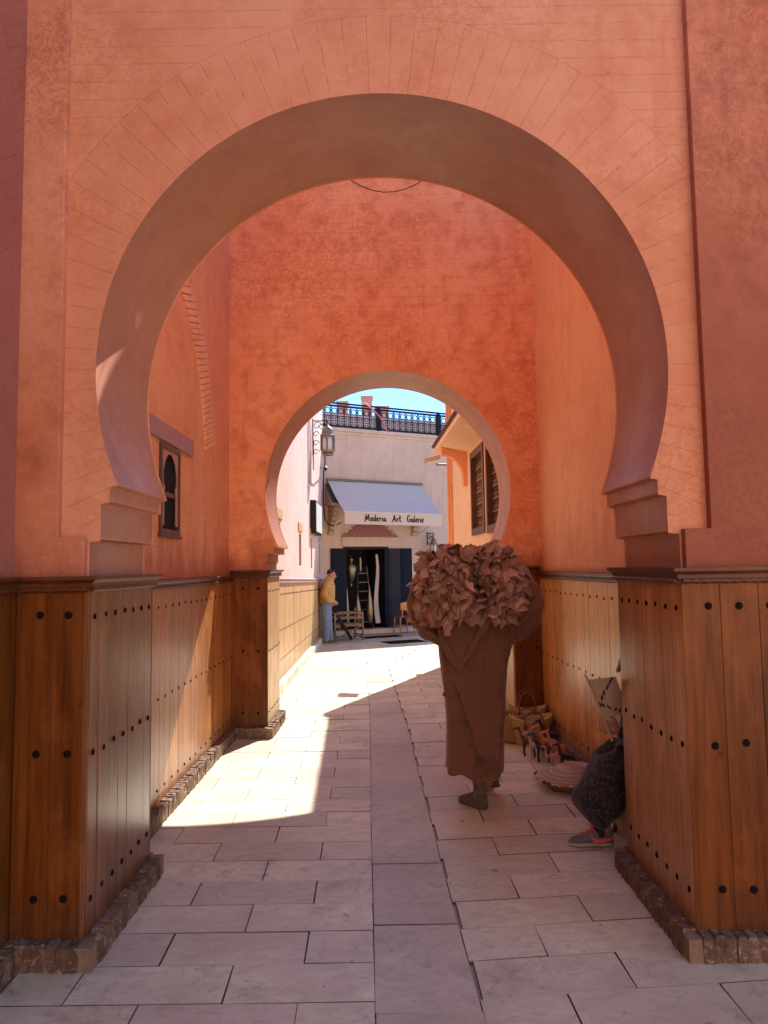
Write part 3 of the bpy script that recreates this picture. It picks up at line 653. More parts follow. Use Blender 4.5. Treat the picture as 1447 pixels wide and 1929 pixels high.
for a, b, c, d in wins:
    mb = MB(lambda p: fh(p.x, p.z, -p.y)); fwd = 0.07
    for (u0, u1, z0, z1) in ((a - .02, a + fwd, c - .03, d + .03), (b - fwd, b + .02, c - .03, d + .03), (a + fwd, b - fwd, c - .03, c + fwd), (a + fwd, b - fwd, d - fwd, d + .03)): mb.box2((u0, -0.10, z0), (u1, 0.022, z1))
    wo = mb.build('window', M['woodd'], hs, None, 0.006)
    mb = MB(lambda p: fh(p.x, p.z, -p.y)); mb.box2((a + fwd, -0.14, c + fwd), (b - fwd, -0.12, d - fwd)); mb.build('shutter_back', M['iron'], wo)
    mb = MB(lambda p: fh(p.x, p.z, -p.y)); n = 6; hz = (d - c - 2 * fwd) / n
    for i in range(n):
        z = c + fwd + i * hz
        mb.box2((a + fwd, -0.09, z), (b - fwd, -0.05, z + 0.022))
        mb.box2((a + fwd, -0.08, z + hz * .42), (b - fwd, -0.06, z + hz * .5))
        nn = 12
        for j in range(nn):
            u = a + fwd + (b - a - 2 * fwd) * (j + .5) / nn
            mb.lathe([(0.011, 0), (0.017, hz * .1), (0.008, hz * .2), (0.016, hz * .3), (0.008, hz * .42)], (u, -0.07, z + .02), 6)
            mb.tube([(u - .03, -0.07, z + hz * .5), (u + .03, -0.07, z + hz * .98)], 0.007, 4); mb.tube([(u + .03, -0.072, z + hz * .5), (u - .03, -0.072, z + hz * .98)], 0.007, 4)
    lt = mb.build('turned_lattice', M['woods'], wo); lt['kind'] = 'stuff'
# tiled hood over the windows
mb = MB(lambda p: fh(p.x, p.z, -p.y)); U1 = 3.42
mb.prism([(0.0, 3.50), (0.44, 3.60), (0.44, 3.69), (0.0, 4.12)], lambda o_, z: (0.05, o_, z), lambda o_, z: (U1, o_, z)); hood = mb.build('hood', M['house'], hs, None, 0.006)
tm = MB(); rs = []
for y_ in (0.0, 0.56):
    rs.append([Vector((0.052 * math.cos(a), y_, 0.052 * math.sin(a))) for a in (PI * i / 8 for i in range(9))] + [Vector((0.036 * math.cos(a), y_, 0.036 * math.sin(a))) for a in (PI * i / 8 for i in range(8, -1, -1))])
tm.rings(rs); tme = tm.mesh('roof_tile', M['rooftile'], 50)
sl_v = (Vector(fh(0, 4.12, 0)) - Vector(fh(0, 3.70, -0.49))).normalized()
for i in range(31):
    u = 0.10 + i * 0.108
    p = Vector(fh(u, 3.705, -0.485)); xa = hd; ya = sl_v; za = xa.cross(ya).normalized()
    m = Matrix(((xa.x, ya.x, za.x, p.x), (xa.y, ya.y, za.y, p.y), (xa.z, ya.z, za.z, p.z), (0, 0, 0, 1)))
    place('roof_tile', tme, m, hood)
for ub in (2.72, 0.02):
    mb = MB(lambda p: fh(p.x, p.z, -p.y)); pr = [(0.0, 3.5), (0.40, 3.585), (0.40, 3.52)] + [(0.40 - 0.34 * math.sin(a), 3.07 + 0.40 * math.cos(a) + 0.0) for a in (PI / 2 * i / 8 for i in range(9))] + [(0.06, 2.98), (0.0, 2.98)]
    mb.prism(pr, lambda o_, z: (ub, o_, z), lambda o_, z: (ub + 0.16, o_, z)); mb.build('bracket', M['trimor'], hs)
dado(hs, [tuple(Vector(fh(HL + .03, 0, -.03)))[:2] + (0,), tuple(Vector(fh(0.03, 0, -.03)))[:2] + (0,)], planks=(0.2,), mats=('woodp',), corn=[(o_ * (1 if o_ < 0 else 2.6), z) for o_, z in CORN_S], cornmat='mauve', rope=False, plinth=False)
# floodlight on an arm from the corner
fo = empty('floodlight', (1.2, 13.1, 3.55), 'small pale floodlight on a straight arm from the corner house', 'light')
MB().tube([(1.30, 13.02, 3.60), (0.98, 13.02, 3.60)], 0.022, 6).build('arm', M['zinc'], fo, 60)
mb = MB(); mb.box((0.90, 13.02, 3.70), (0.30, 0.26, 0.07), Matrix.Rotation(-0.25, 3, 'Y')); mb.build('lamp_head', M['cream'], fo, None, 0.012)
MB().box((0.90, 13.02, 3.655), (0.24, 0.2, 0.012), Matrix.Rotation(-0.25, 3, 'Y')).build('lens', M['glass'], fo)
# ------------------------------------------------------------------ shop at the end of the street
FO = Vector((-1.6, 18.19, 0)); FD = Vector((0.8909, 0.4543, 0)); FN = Vector((0.4543, -0.8909, 0))
def FP(s, z, d=0.0): return tuple(FO + FD * s + FN * d + Vector((0, 0, z)))
FT = lambda p: FP(p.x, p.z, p.y)             # local (along, out, up)
sh = empty('shop', (-0.2, 18.9, 0), 'sandy shop building closing the street, dark doorway full of brass lamps', 'shop')
dr = (0.61, 1.84, 0.12, 2.20); nic = (3.23, 3.93, 0.10, 2.49)
grid_wall('wall', M['shop'], sh, (0.0, 7.5), (-0.05, 5.30), [dr, nic], lambda u, v, d: FP(u, v, -d), 1.3, 1.6)
mb = MB(FT); mb.box2((0, -0.1, 5.28), (7.5, 0.07, 5.36)); mb.box2((0, -0.1, 5.20), (7.5, 0.035, 5.279)); mb.build('ledge', M['shop'], sh, None, 0.01)
mb = MB(FT)
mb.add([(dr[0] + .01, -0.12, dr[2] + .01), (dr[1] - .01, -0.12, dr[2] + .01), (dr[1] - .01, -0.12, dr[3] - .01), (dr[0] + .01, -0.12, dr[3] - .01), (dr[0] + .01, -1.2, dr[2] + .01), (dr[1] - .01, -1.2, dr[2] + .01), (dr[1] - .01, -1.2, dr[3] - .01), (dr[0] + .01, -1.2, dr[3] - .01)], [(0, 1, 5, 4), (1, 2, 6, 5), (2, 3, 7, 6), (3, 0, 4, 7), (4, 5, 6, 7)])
mb.build('interior_shade_box', M['dark'], sh)  # near-black box puts the doorway's inner shade into colour
def leaf(a, b, mat):
    lf = MB(FT).box2((a, 0.003, 0.125), (b, 0.04, 2.215)).build('door_leaf', M[mat], sh, None, 0.004)
    n = 2
    for z0, z1 in ((0.22, 0.98), (1.08, 2.08)): MB(FT).box2((a + .06, 0.04, z0), (b - .06, 0.052, z1)).build('door_panel', M[mat], lf, None, 0.004)
leaf(0.23, 0.605, 'navy'); leaf(1.90, 2.245, 'plum'); leaf(2.25, 2.61, 'navy')
mb = MB(FT)
for a, b, c, d in ((0.60, 0.67, 0.12, 2.20), (1.78, 1.895, 0.12, 2.20), (0.60, 1.895, 2.20, 2.255)): mb.box2((a, -0.10, c), (b, 0.03, d))
mb.build('door_frame', M['navy'], sh, None, 0.004)
MB(FT).box2((0.25, -0.05, 0.0), (2.75, 0.28, 0.12)).build('step', M['shop'], sh, None, 0.01)
MB(FT).box2((0.56, 0.002, 2.27), (2.20, 0.03, 2.51)).build('lintel_panel', M['shop'], sh, None, 0.006)
pp = [(0.52, 2.52), (2.22, 2.52), (2.16, 2.56), (2.0, 2.60), (1.93, 2.68), (1.84, 2.70), (1.80, 2.80), (1.72, 2.78), (1.66, 2.84), (1.62, 2.98), (1.52, 3.02), (1.48, 3.16), (1.37, 3.26), (1.26, 3.16), (1.22, 3.02), (1.12, 2.98), (1.08, 2.84), (1.02, 2.78), (0.94, 2.80), (0.90, 2.70), (0.81, 2.68), (0.74, 2.60), (0.58, 2.56)]
ped = MB(FT).prism(pp, lambda u, z: (u, 0.003, z), lambda u, z: (u, 0.04, z)).build('carved_pediment', M['rosec'], sh)
mb = MB(FT)
for j in range(7):
    w = 0.72 - j * 0.11
    for i in range(int(w * 2 / 0.11) + 1):
        u = 1.37 - w + i * 0.11 + (0.02 if j % 2 else 0); mb.torus((u, 0.042, 2.58 + j * 0.085), 0.034, 0.009, 'y', 8, 4)
t_ = mb.build('carved_tracery', M['rosec'], ped, 60); t_['kind'] = 'stuff'
for u0, w in ((0.16, 0.16), (2.62, 0.18)):
    mb = MB(FT)
    for i, (o_, z) in enumerate(((0.06, 2.55), (0.12, 2.68), (0.19, 2.80), (0.27, 2.92), (0.36, 3.04), (0.46, 3.16))):
        mb.prism([(0.0, z), (o_, z), (o_ + .02, z + .06), (o_, z + .119), (0, z + .119)], lambda a, b: (u0 + .004 * i, a, b), lambda a, b: (u0 + w - .004 * i, a, b))
    mb.build('corbel', M['cream'], sh, None, 0.012)
mb = MB(FT); mb.prism([(0.0, 3.30), (0.50, 3.28), (0.50, 3.34), (0.02, 3.84)], lambda a, b: (0.10, a, b), lambda a, b: (2.85, a, b)); shood = mb.build('hood', M['cream'], sh)
tme2 = tme.copy(); tme2.materials[0] = M['greentile']
slv = (Vector(FP(0, 3.86, 0.02)) - Vector(FP(0, 3.37, 0.53))).normalized()
for i in range(23):
    p = Vector(FP(0.15 + i * 0.118, 3.365, 0.53)); za = FD.cross(slv).normalized()
    place('roof_tile', tme2, Matrix(((FD.x, slv.x, za.x, p.x), (FD.y, slv.y, za.y, p.y), (FD.z, slv.z, za.z, p.z), (0, 0, 0, 1))) @ Matrix.Diagonal((1.1, 1.22, 1.1, 1)), shood)
# arched niche to the right of the door
an = [(nic[0], nic[2]), (nic[0], nic[3])] + [(nic[1], nic[3]), (nic[1], nic[2]), (3.86, nic[2])] + [(3.58 + 0.28 * math.cos(a), 2.0 + 0.34 * math.sin(a)) for a in (PI * i / 16 for i in range(17))] + [(3.30, nic[2])]
MB(FT).prism(an, lambda u, z: (u, -0.02, z), lambda u, z: (u, -0.001, z)).build('niche_arch', M['shop'], sh)
MB(FT).box2((nic[0] + .01, -0.35, nic[2] + .01), (nic[1] - .01, -0.33, nic[3] - .01)).build('niche_back', M['rosec'], sh)
# roof-edge iron railing
ra = empty('railing', FP(1.9, 5.36, -0.5), 'dark iron railing with rings and scrolls along the shop roof edge', 'railing')
RB, RT_ = 5.50, 6.10; D = -0.5
ring = MB(); ring.torus((0, 0, 0), 0.072, 0.013, 'y', 14, 5)
for k_ in range(4):
    a = PI / 4 + k_ * PI / 2; ring.tube([(0.07 * math.cos(a), 0, 0.07 * math.sin(a)), (0.125 * math.cos(a), 0, 0.125 * math.sin(a))], 0.011, 5)
ring_me = ring.mesh('ring', M['railing'], 60)
scr = MB()
for sx in (-1, 1):
    for sz in (-1, 1):
        scr.tube([(sx * (0.05 + (0.040 - 0.0035 * k_) * math.cos(k_ * .62)), 0, sz * (0.058 + (0.052 - 0.0045 * k_) * math.sin(k_ * .62))) for k_ in range(10)], 0.0105, 5)
scr.tube([(-0.09, 0, 0), (0.09, 0, 0)], 0.009, 5)
scr_me = scr.mesh('scroll', M['railing'], 60)
RF = Matrix(((FD.x, -FN.x, 0, 0), (FD.y, -FN.y, 0, 0), (0, 0, 1, 0), (0, 0, 0, 1)))
edges = [0.03, 1.92, 3.86, 5.8, 7.4]
for pi_, (a, b) in enumerate(zip(edges, edges[1:])):
    mb = MB(FT)
    for z0, z1 in ((RB, RB + .05), (RT_ - .05, RT_)): mb.box2((a + .03, D - .02, z0), (b - .03, D + .02, z1))
    mb.box2((a + .03, D - .012, (RB + RT_) / 2 - .012), (b - .03, D + .012, (RB + RT_) / 2 + .012))
    n = 9; w = (b - a - .16) / n
    for i in range(n + 1): mb.box2((a + .08 + i * w - .009, D - .011, RB + .05), (a + .08 + i * w + .009, D + .011, RT_ - .05))
    rp = mb.build('rail_panel', M['railing'], ra)
    if a < 5:
        for i in range(n):
            c = a + .08 + (i + .5) * w
            place('ring', ring_me, Matrix.Translation(Vector(FP(c, RT_ - .16, D))) @ RF, rp); place('scroll', scr_me, Matrix.Translation(Vector(FP(c, RB + .165, D))) @ RF, rp)
for a in edges: MB(FT).box2((a - .045, D - .045, 5.3), (a + .045, D + .045, RT_ + .03)).build('post', M['railing'], ra, None, 0.008)
MB(FT).box2((0.0, D - .04, RT_ + .031), (7.5, D + .04, RT_ + .07)).build('handrail', M['railing'], ra, None, 0.01)
# pink blocks standing on roofs beyond
for x, y, z0, z1, w, d, lb in ((-1.38, 24.3, 6.2, 7.42, 0.36, 0.4, 'pink roof block half hidden by the arch, leftmost above the railing'), (-0.53, 24.0, 6.2, 7.52, 0.36, 0.4, 'tall square pink roof block showing above the railing against the sky'), (-0.02, 24.2, 6.2, 7.20, 0.44, 0.5, 'low wide pink roof block beside the coral hose')):
    o = empty('roof_block', (x, y, z0), lb, 'chimney', 'pink roof blocks beyond the railing')
    mb = MB(); mb.box2((x - w / 2, y - d / 2, 0.0), (x + w / 2, y + d / 2, z1 - .08)); mb.build('shaft', M['pink'], o, None, 0.01)
    mb = MB(); mb.box2((x - w / 2 - .03, y - d / 2 - .03, z1 - .081), (x + w / 2 + .03, y + d / 2 + .03, z1)); mb.build('cap', M['pink'], o, None, 0.012)
hose = MB().tube([FP(1.42, 6.2, -.44), FP(1.5, 6.19, -.42), FP(1.62, 6.10, -.40), FP(1.78, 5.97, -.38), FP(1.93, 5.83, -.38), FP(2.02, 5.66, -.37), FP(2.04, 5.50, -.3), FP(2.0, 5.39, -.05)], 0.022, 7)
tag(hose.build('hose', M['hose'], None, 60), 'coral plastic hose hanging over the dark iron roof railing', 'hose')
rw = empty('roof_wall', FP(3, 5.36, -1.6), 'pale low wall standing behind the iron roof railing', 'wall')
MB(FT).box2((0.0, -1.9, 5.25), (7.5, -1.7, 6.16)).build('masonry', M['street'], rw)
# awning
aw = empty('awning', FP(1.5, 3.97, 0.05), 'pale grey canvas awning with a lettered cream valance over the shop door', 'awning')
A0, A1 = 0.15, 2.93; nx, ny = 36, 12
def awp(u, v, off=0.0):
    s = A0 + (A1 - A0) * u; seam = 0.006 * math.cos(2 * PI * u * 4) ** 8
    return FP(s, 3.97 - 0.89 * v - 0.05 * math.sin(PI * v) + seam + off - 0.02 * u, 0.06 + 1.05 * v)
rs = [[awp(i / nx, j / ny) for i in range(nx + 1)] + [awp(i / nx, j / ny, -0.008) for i in range(nx, -1, -1)] for j in range(ny + 1)]
MB().rings(rs).build('canopy', M['awning'], aw, 60)
VA = 0.14
def vp(u, z, off=0.0):
    return FP(A0 + (A1 - A0) * u, z - 0.02 * u, 1.115 + off + 0.012 * math.sin(u * 23) * (3.08 - z) / .3)
rs = [[vp(i / nx, z) for i in range(nx + 1)] + [vp(i / nx, z, -0.006) for i in range(nx, -1, -1)] for z in (3.085, 2.98, 2.88, 2.78)]
MB().rings(rs).build('valance', M['valance'], aw, 60)
mb = MB(FT); mb.tube([(A0 - .03, 0.07, 3.985), (A1 + .03, 0.07, 3.965)], 0.035, 8); mb.build('roller', M['zinc'], aw, 60)
mb = MB(FT); mb.tube([(A0 - .02, 1.12, 3.08), (A1 + .02, 1.12, 3.06)], 0.022, 8); mb.build('front_bar', M['white'], aw, 60)
for s_ in (A0 + .04, A1 - .04): MB(FT).tube([(s_, 1.10, 3.06), (s_ - .0, 0.04, 2.62)], 0.020, 6).build('arm', M['white'], aw, 60)
G = {  # brush strokes of each letter: x to the right, y up (x-height 0.5)
 'M': ([[(0, -.1), (.08, .2), (.16, .95)], [(.16, .95), (.3, .35), (.36, .2)], [(.36, .2), (.6, 1.0)], [(.6, 1.0), (.66, .3), (.74, .02), (.84, .06)]], .9),
 'e': ([[(.06, .25), (.3, .32), (.34, .45), (.22, .52), (.08, .38), (.07, .14), (.2, .0), (.38, .1)]], .44),
 'd': ([[(.34, .42), (.18, .48), (.05, .3), (.08, .06), (.22, .02), (.34, .2)], [(.36, .98), (.33, .3), (.36, .04), (.46, .08)]], .5),
 'r': ([[(.04, .5), (.14, .42), (.1, .0)], [(.12, .3), (.24, .48), (.36, .42)]], .4),
 's': ([[(.32, .46), (.14, .5), (.1, .34), (.28, .2), (.24, .02), (.04, .04)]], .4),
 'a': ([[(.32, .42), (.16, .48), (.05, .28), (.08, .06), (.22, .04), (.34, .3)], [(.34, .5), (.32, .12), (.38, .02), (.48, .08)]], .52),
 'A': ([[(-.06, -.08), (.1, .1), (.36, 1.0)], [(.36, 1.0), (.44, .3), (.56, .0)], [(.1, .34), (.5, .38)]], .62),
 't': ([[(.16, .95), (.14, .3), (.18, .02), (.32, .06)], [(.0, .58), (.34, .64)]], .4),
 'l': ([[(.12, 1.0), (.09, .3), (.14, .02), (.26, .06)]], .3),
 'i': ([[(.1, .48), (.09, .1), (.14, .0), (.24, .06)], [(.12, .7), (.14, .74)]], .28),
 'G': ([[(.56, .82), (.4, 1.0), (.14, .86), (.04, .45), (.16, .06), (.42, .02), (.56, .2), (.54, .42)], [(.36, .42), (.68, .44)]], .74)}
def letter_run(word, s0, w_target, h, z0):
    tot = sum(G[c][1] for c in word); k_ = w_target / tot; x = s0
    for c in word:
        mb = MB()
        for st_ in G[c][0]:
            pts = [vp((x + a * k_ - A0) / (A1 - A0), z0 + b * h, 0.004) for a, b in st_]
            mb.tube(pts, [0.010 + 0.006 * math.sin(PI * (i + .5) / len(pts)) for i in range(len(pts))], 6)
        mb.build('letter', M['ink'], val, 60); x += G[c][1] * k_
val = [o for o in aw.children if o.name.startswith('valance')][0]
letter_run('Medersa', 0.70, 0.60, 0.17, 2.865); letter_run('Art', 1.46, 0.26, 0.17, 2.865); letter_run('Galerie', 1.88, 0.50, 0.17, 2.865)
# lamps inside the doorway
def at_door(name, label, cat, s, d, prof, n=14, mat='brass', extra=None, group='brass lamps in the shop doorway'):
    z0 = prof[0][1]; c = FP(s, 0, d); o = empty(name, (c[0], c[1], z0), label, cat, group)
    MB().lathe(prof, c, n).build('shade', M[mat], o, 30)
    if extra: extra(o, c)
    return o
def chain(o, c): MB().tube([(c[0], c[1], 2.02), (c[0], c[1], 2.19)], 0.008, 5).build('chain', M['iron'], o)
at_door('hanging_lamp', 'large bulbous brass lamp hanging in the shop doorway', 'lamp', 0.92, -0.25, [(0.004, 1.20), (0.03, 1.24), (0.02, 1.30), (0.05, 1.36), (0.10, 1.46), (0.145, 1.62), (0.15, 1.70), (0.11, 1.79), (0.05, 1.83), (0.04, 1.86), (0.065, 1.90), (0.07, 1.94), (0.045, 1.98), (0.01, 2.03)], 16, 'brass', chain)
def base(o, c): MB().lathe([(0.07, 0.125), (0.07, 0.14), (0.02, 0.16), (0.02, o.location.z + .01)], c, 10).build('base', M['iron'], o, 40)
at_door('floor_lamp', 'slim brass cone lamp nearest the open left door leaf', 'lamp', 0.74, -0.12, [(0.05, 0.22), (0.075, 0.30), (0.055, 0.6), (0.03, 0.95), (0.003, 1.22)], 12, 'brass', base)
at_door('floor_lamp', 'short brass cone lamp standing between the slim cone and the ladder', 'lamp', 1.04, -0.1, [(0.05, 0.24), (0.10, 0.34), (0.105, 0.48), (0.07, 0.72), (0.03, 0.9), (0.003, 1.03)], 12, 'brass', base)
at_door('floor_lamp', 'tall brass cone lamp standing in front of the ladder', 'lamp', 1.37, -0.08, [(0.05, 0.26), (0.085, 0.36), (0.09, 0.60), (0.06, 0.9), (0.025, 1.12), (0.003, 1.26)], 12, 'brass', base)
at_door('tube_lamp', 'short upright brass tube lamp hanging above the ladder', 'lamp', 1.24, -0.35, [(0.03, 1.62), (0.035, 1.64), (0.035, 1.96), (0.03, 1.98)], 10, 'brass', chain)
ld = empty('ladder', FP(1.35, 0.12, -0.4), 'dull metal ladder standing inside the dark doorway', 'ladder')
for s0, s1 in ((1.16, 1.22), (1.58, 1.50)): MB(FT).tube([(s0, -0.3, 0.13), (s1, -0.5, 1.75)], 0.012, 6).build('rail', M['zinc'], ld, 60)
for i in range(6): MB(FT).box((1.37, -0.32 - .026 * i, 0.36 + i * 0.24), (0.38 - .02 * i, 0.03, 0.02)).build('rung', M['zinc'], ld)
mb = MB(FT); rs = []
for i in range(15):
    z = 2.06 - 1.82 * i / 14; w = 0.035 + 0.045 * (i / 14); x = 1.62 + 0.03 * math.sin(i * .5)
    rs.append([(x - w, -0.12 + .015 * math.sin(i), z), (x, -0.09, z), (x + w, -0.13, z), (x + w * .9, -0.15, z), (x, -0.12, z), (x - w * .9, -0.145, z)])
tag(mb.rings(rs).build('cloth_strip', M['white'], None, 50), 'long white cloth hanging down the right side of the doorway', 'cloth')
bt = empty('brass_tray_table', FP(1.3, 0.12, -0.2), 'low brass tray table in the doorway under the lamps', 'table')
MB().lathe([(0.26, 0.27), (0.28, 0.285), (0.28, 0.295), (0.25, 0.285)], FP(1.3, 0, -0.35), 20).build('tray', M['brass'], bt, 40)
for a in range(3): MB().tube([Vector(FP(1.3, 0.125, -0.35)) + Vector((0.2 * math.cos(a * 2.1), 0.2 * math.sin(a * 2.1), 0)), Vector(FP(1.3, 0.275, -0.35)) + Vector((0.1 * math.cos(a * 2.1), 0.1 * math.sin(a * 2.1), 0))], 0.012, 6).build('leg', M['iron'], bt)

# ------------------------------------------------------------------ wall lanterns
def lantern(loc, sc, label, wallx, T=None):
    """LOC = centre of the lantern's base"""
    o = empty('wall_lantern', loc, label, 'lantern'); x, y, z = loc; n = 6
    def L(prof, name, mat, sm=30, a0=PI / 6): return MB().lathe([(r * sc, z + h * sc) for r, h in prof], (x, y, 0), n, a0).build(name, M[mat], o, sm)
    L([(0.10, 0.0), (0.15, 0.01), (0.17, 0.04), (0.13, 0.06), (0.19, 0.10), (0.205, 0.13)], 'foot', 'zinc')
    L([(0.155, 0.131), (0.155, 0.50)], 'glass', 'glass', 10)
    L([(0.205, 0.50), (0.215, 0.52), (0.19, 0.55)], 'upper_rim', 'zinc')
    MB().lathe([(r * sc, z + h * sc) for r, h in ((0.15, .551), (0.155, .60), (0.14, .67), (0.10, .73), (0.05, .765), (0.045, .78), (0.02, .80), (0.02, .84))], (x, y, 0), 14).build('dome', M['zinc'], o, 40)
    for k_ in range(n):
        a = PI / 6 + k_ * PI / 3; b = a + PI / 3
        p = Vector((x + .195 * sc * math.cos(a), y + .195 * sc * math.sin(a), 0)); q = Vector((x + .195 * sc * math.cos(b), y + .195 * sc * math.sin(b), 0))
        MB().tube([p + Vector((0, 0, z + .13 * sc)), p + Vector((0, 0, z + .5 * sc))], 0.014 * sc, 6).build('corner_post', M['zinc'], o, 60)
        pts = []
        pr = [(0.04, .131), (0.0, .131), (0.0, .50), (1.0, .50), (1.0, .131), (.96, .131), (.84, .15), (.84, .30)] + [(.5 + .34 * math.cos(t), .33 + .13 * math.sin(t) + .02 * abs(math.sin(2 * t))) for t in (PI * i / 8 for i in range(9))] + [(.16, .30), (.16, .15)]
        nrm = Vector(((p + q) / 2 - Vector((x, y, 0))).normalized())
        MB().prism(pr, lambda u, h: p.lerp(q, u) * 1 + Vector((0, 0, z + h * sc)) - nrm * 0.02 * sc, lambda u, h: p.lerp(q, u) + Vector((0, 0, z + h * sc)) - nrm * 0.008 * sc).build('arched_fret', M['zinc'], o)
    return o
def scroll_arm(o, wall, hang, back):
    W = Vector(wall); Hh = Vector(hang); d = (Hh - W); d.z = 0
    mb = MB(); mb.tube([W, Hh], 0.012, 6); mb.tube([W + Vector((0, 0, .05)), W - Vector((0, 0, back))], 0.014, 6)
    mb.tube([Hh, Hh - Vector((0, 0, 0.10))], 0.010, 6)
    for s_, c0, r0 in ((1, .3, .10), (-1, .62, .085), (1, .85, .05)):
        c = W + d * c0 - Vector((0, 0, 0.11)); u = d.normalized()
        mb.tube([c + (u * math.cos(t) + Vector((0, 0, 1)) * math.sin(t) * s_) * (r0 * (1 - t / 9)) for t in (i * .5 for i in range(15))], 0.008, 5)
    for i in range(3):
        c = W + d.normalized() * 0.07 - Vector((0, 0, 0.30 + i * 0.2)); u = d.normalized()
        mb.tube([c + (u * math.cos(t) + Vector((0, 0, 1)) * math.sin(t)) * (.075 * (1 - t / 9)) for t in (i_ * .5 for i_ in range(14))], 0.008, 5)
    mb.build('bracket', M['iron'], o, 60)
o = lantern((-1.225, 15.6, 4.20), 0.86, 'big glazed lantern hanging from a scrolled bracket on the street wall', -1.56)
scroll_arm(o, (-1.555, 15.6, 4.98), (-1.225, 15.6, 4.98), 0.75)
c = Vector(FP(3.12, 2.05, 0.34)); o = lantern(tuple(c), 0.55, 'small lantern on the shop wall beside the arched niche', 0)
scroll_arm(o, FP(3.12, 2.62, 0.0), FP(3.12, 2.62, 0.34), 0.30)
# security camera, cable, sign board on the street wall
sc_ = empty('security_camera', (-1.50, 17.45, 4.14), 'small white security camera near the end of the street wall', 'camera')
MB().tube([(-1.56, 17.5, 4.2), (-1.44, 17.45, 4.18)], 0.02, 6).build('arm', M['white'], sc_)
mb = MB(); mb.tube([(-1.44, 17.52, 4.2), (-1.42, 17.30, 4.14)], [0.055, 0.055], 10); mb.build('housing', M['white'], sc_, 50)
MB().tube([(-1.42, 17.299, 4.14), (-1.418, 17.28, 4.135)], [0.045, 0.04], 10).build('lens', M['iron'], sc_, 50)
cb = MB().tube([(-1.3, 15.7, 4.2), (-1.34, 16.2, 4.12), (-1.46, 17.3, 4.1), (-1.50, 17.6, 3.9), (-1.52, 17.9, 3.4), (-1.51, 18.0, 3.0), (-1.42, 18.0, 2.82), (-1.25, 17.95, 2.78), (-1.1, 18.0, 2.86)], 0.016, 6)
tag(cb.build('cable', M['iron'], None, 60), 'black cable looping from the lantern down to the awning', 'cable')
sg = empty('sign_board', (-1.5, 15.6, 2.45), 'pale green sign board with dark edges fixed to the street wall', 'sign')
MB().box2((-1.559, 14.95, 2.46), (-1.44, 16.35, 3.16)).build('casing', M['iron'], sg, None, 0.006)
MB().box2((-1.4385, 15.0, 2.5), (-1.425, 16.3, 3.12)).build('face', M['plaque'], sg, None, 0.003)
# iron covers in the street floor
for (x, y, w, d, lb) in ((0.42, 16.55, 0.95, 0.55, 'rectangular drain cover in the street nearest the sunlit paving'), (-0.1, 17.75, 1.0, 0.42, 'rectangular drain cover close to the shop step')):
    o = empty('drain_cover', (x, y, 0), lb, 'drain cover', 'drain covers by the shop')
    MB().box((x, y, 0.004), (w, d, 0.012), Matrix.Rotation(0.45, 3, 'Z')).build('frame', M['iron'], o)
    for i in range(7):
        R = Matrix.Rotation(0.45, 3, 'Z'); MB().box(Vector((x, y, 0.012)) + R @ Vector((-w / 2 + w * (i + .5) / 7, 0, 0)), (w / 7 - .03, d - .06, 0.008), R).build('grate_bar', M['stud'], o)

# ------------------------------------------------------------------ furniture by the shop
ch = empty('chair', (0.47, 18.65, 0), 'light wooden chair with a red seat beside the shop doors', 'chair')
R = Matrix.Rotation(0.42, 3, 'Z'); cc = Vector((0.47, 18.60, 0)); 
def CT(p): return cc + R @ p
mb = MB(CT); mb.box2((-.19, -.19, .415), (.19, .19, .45)); mb.build('seat', M['hose'].copy(), ch, None, 0.012)
sm_ = bpy.data.objects[ch.children[0].name].data.materials[0]; sm_.name = 'dull_red_seat_fabric'
for nd in sm_.node_tree.nodes:
    if nd.type == 'MIX': nd.inputs[6].default_value = (0.20, 0.05, 0.05, 1); nd.inputs[7].default_value = (0.26, 0.07, 0.07, 1)
for x, y in ((-.17, -.17), (.17, -.17), (-.17, .17), (.17, .17)): MB(CT).tube([(x * 1.18, y * 1.18, 0), (x, y, .414)], [.014, .019], 7).build('leg', M['stool'], ch, 60)
for x in (-.13, .13): MB(CT).tube([(x, -.19, .43), (x * 1.05, -.235, .80)], [.017, .013], 7).build('back_post', M['stool'], ch, 60)
mb = MB(CT); rs = []
for i in range(9):
    u = -1 + i / 4; rs.append([(u * .185, -.262 + .05 * u * u, .60 + .02 * abs(u) ** 3), (u * .185, -.236 + .05 * u * u, .60 + .02 * abs(u) ** 3), (u * .185, -.246 + .05 * u * u, .82 - .03 * abs(u) ** 3), (u * .185, -.272 + .05 * u * u, .82 - .03 * abs(u) ** 3)])
mb.rings(rs).build('backrest', M['stool'], ch, 40, 0.005)
for a, b in (((-.18, -.18), (.18, -.18)), ((-.18, .18), (.18, .18)), ((-.18, -.18), (-.18, .18)), ((.18, -.18), (.18, .18))): MB(CT).tube([(a[0], a[1], .2), (b[0], b[1], .2)], .009, 6).build('stretcher', M['stool'], ch, 60)
be = empty('bench', (-0.97, 17.2, 0), 'rough stick bench with spindled sides standing before the left shop door', 'bench')
R2 = Matrix.Rotation(0.47, 3, 'Z'); cb_ = Vector((-0.97, 17.22, 0))
def BT(p): return cb_ + R2 @ p
mb = MB(BT)
for i in range(6): MB(BT).box2((-.36, -.22 + i * .075, .36), (.36, -.22 + i * .075 + .062, .385)).build('seat_slat', M['woods'], be, None, 0.006)
for x in (-.36, .36):
    for y in (-.22, .22): MB(BT).tube([(x, y, 0), (x + .006, y, .3), (x, y, .66 if y < 0 else .74)], [.026, .024, .022], 7).build('leg', M['woods'], be, 60)
    for z in (.12, .24, .34, .58, .65): MB(BT).tube([(x, -.23, z), (x, .23, z)], .016, 6).build('side_rail', M['woods'], be, 60)
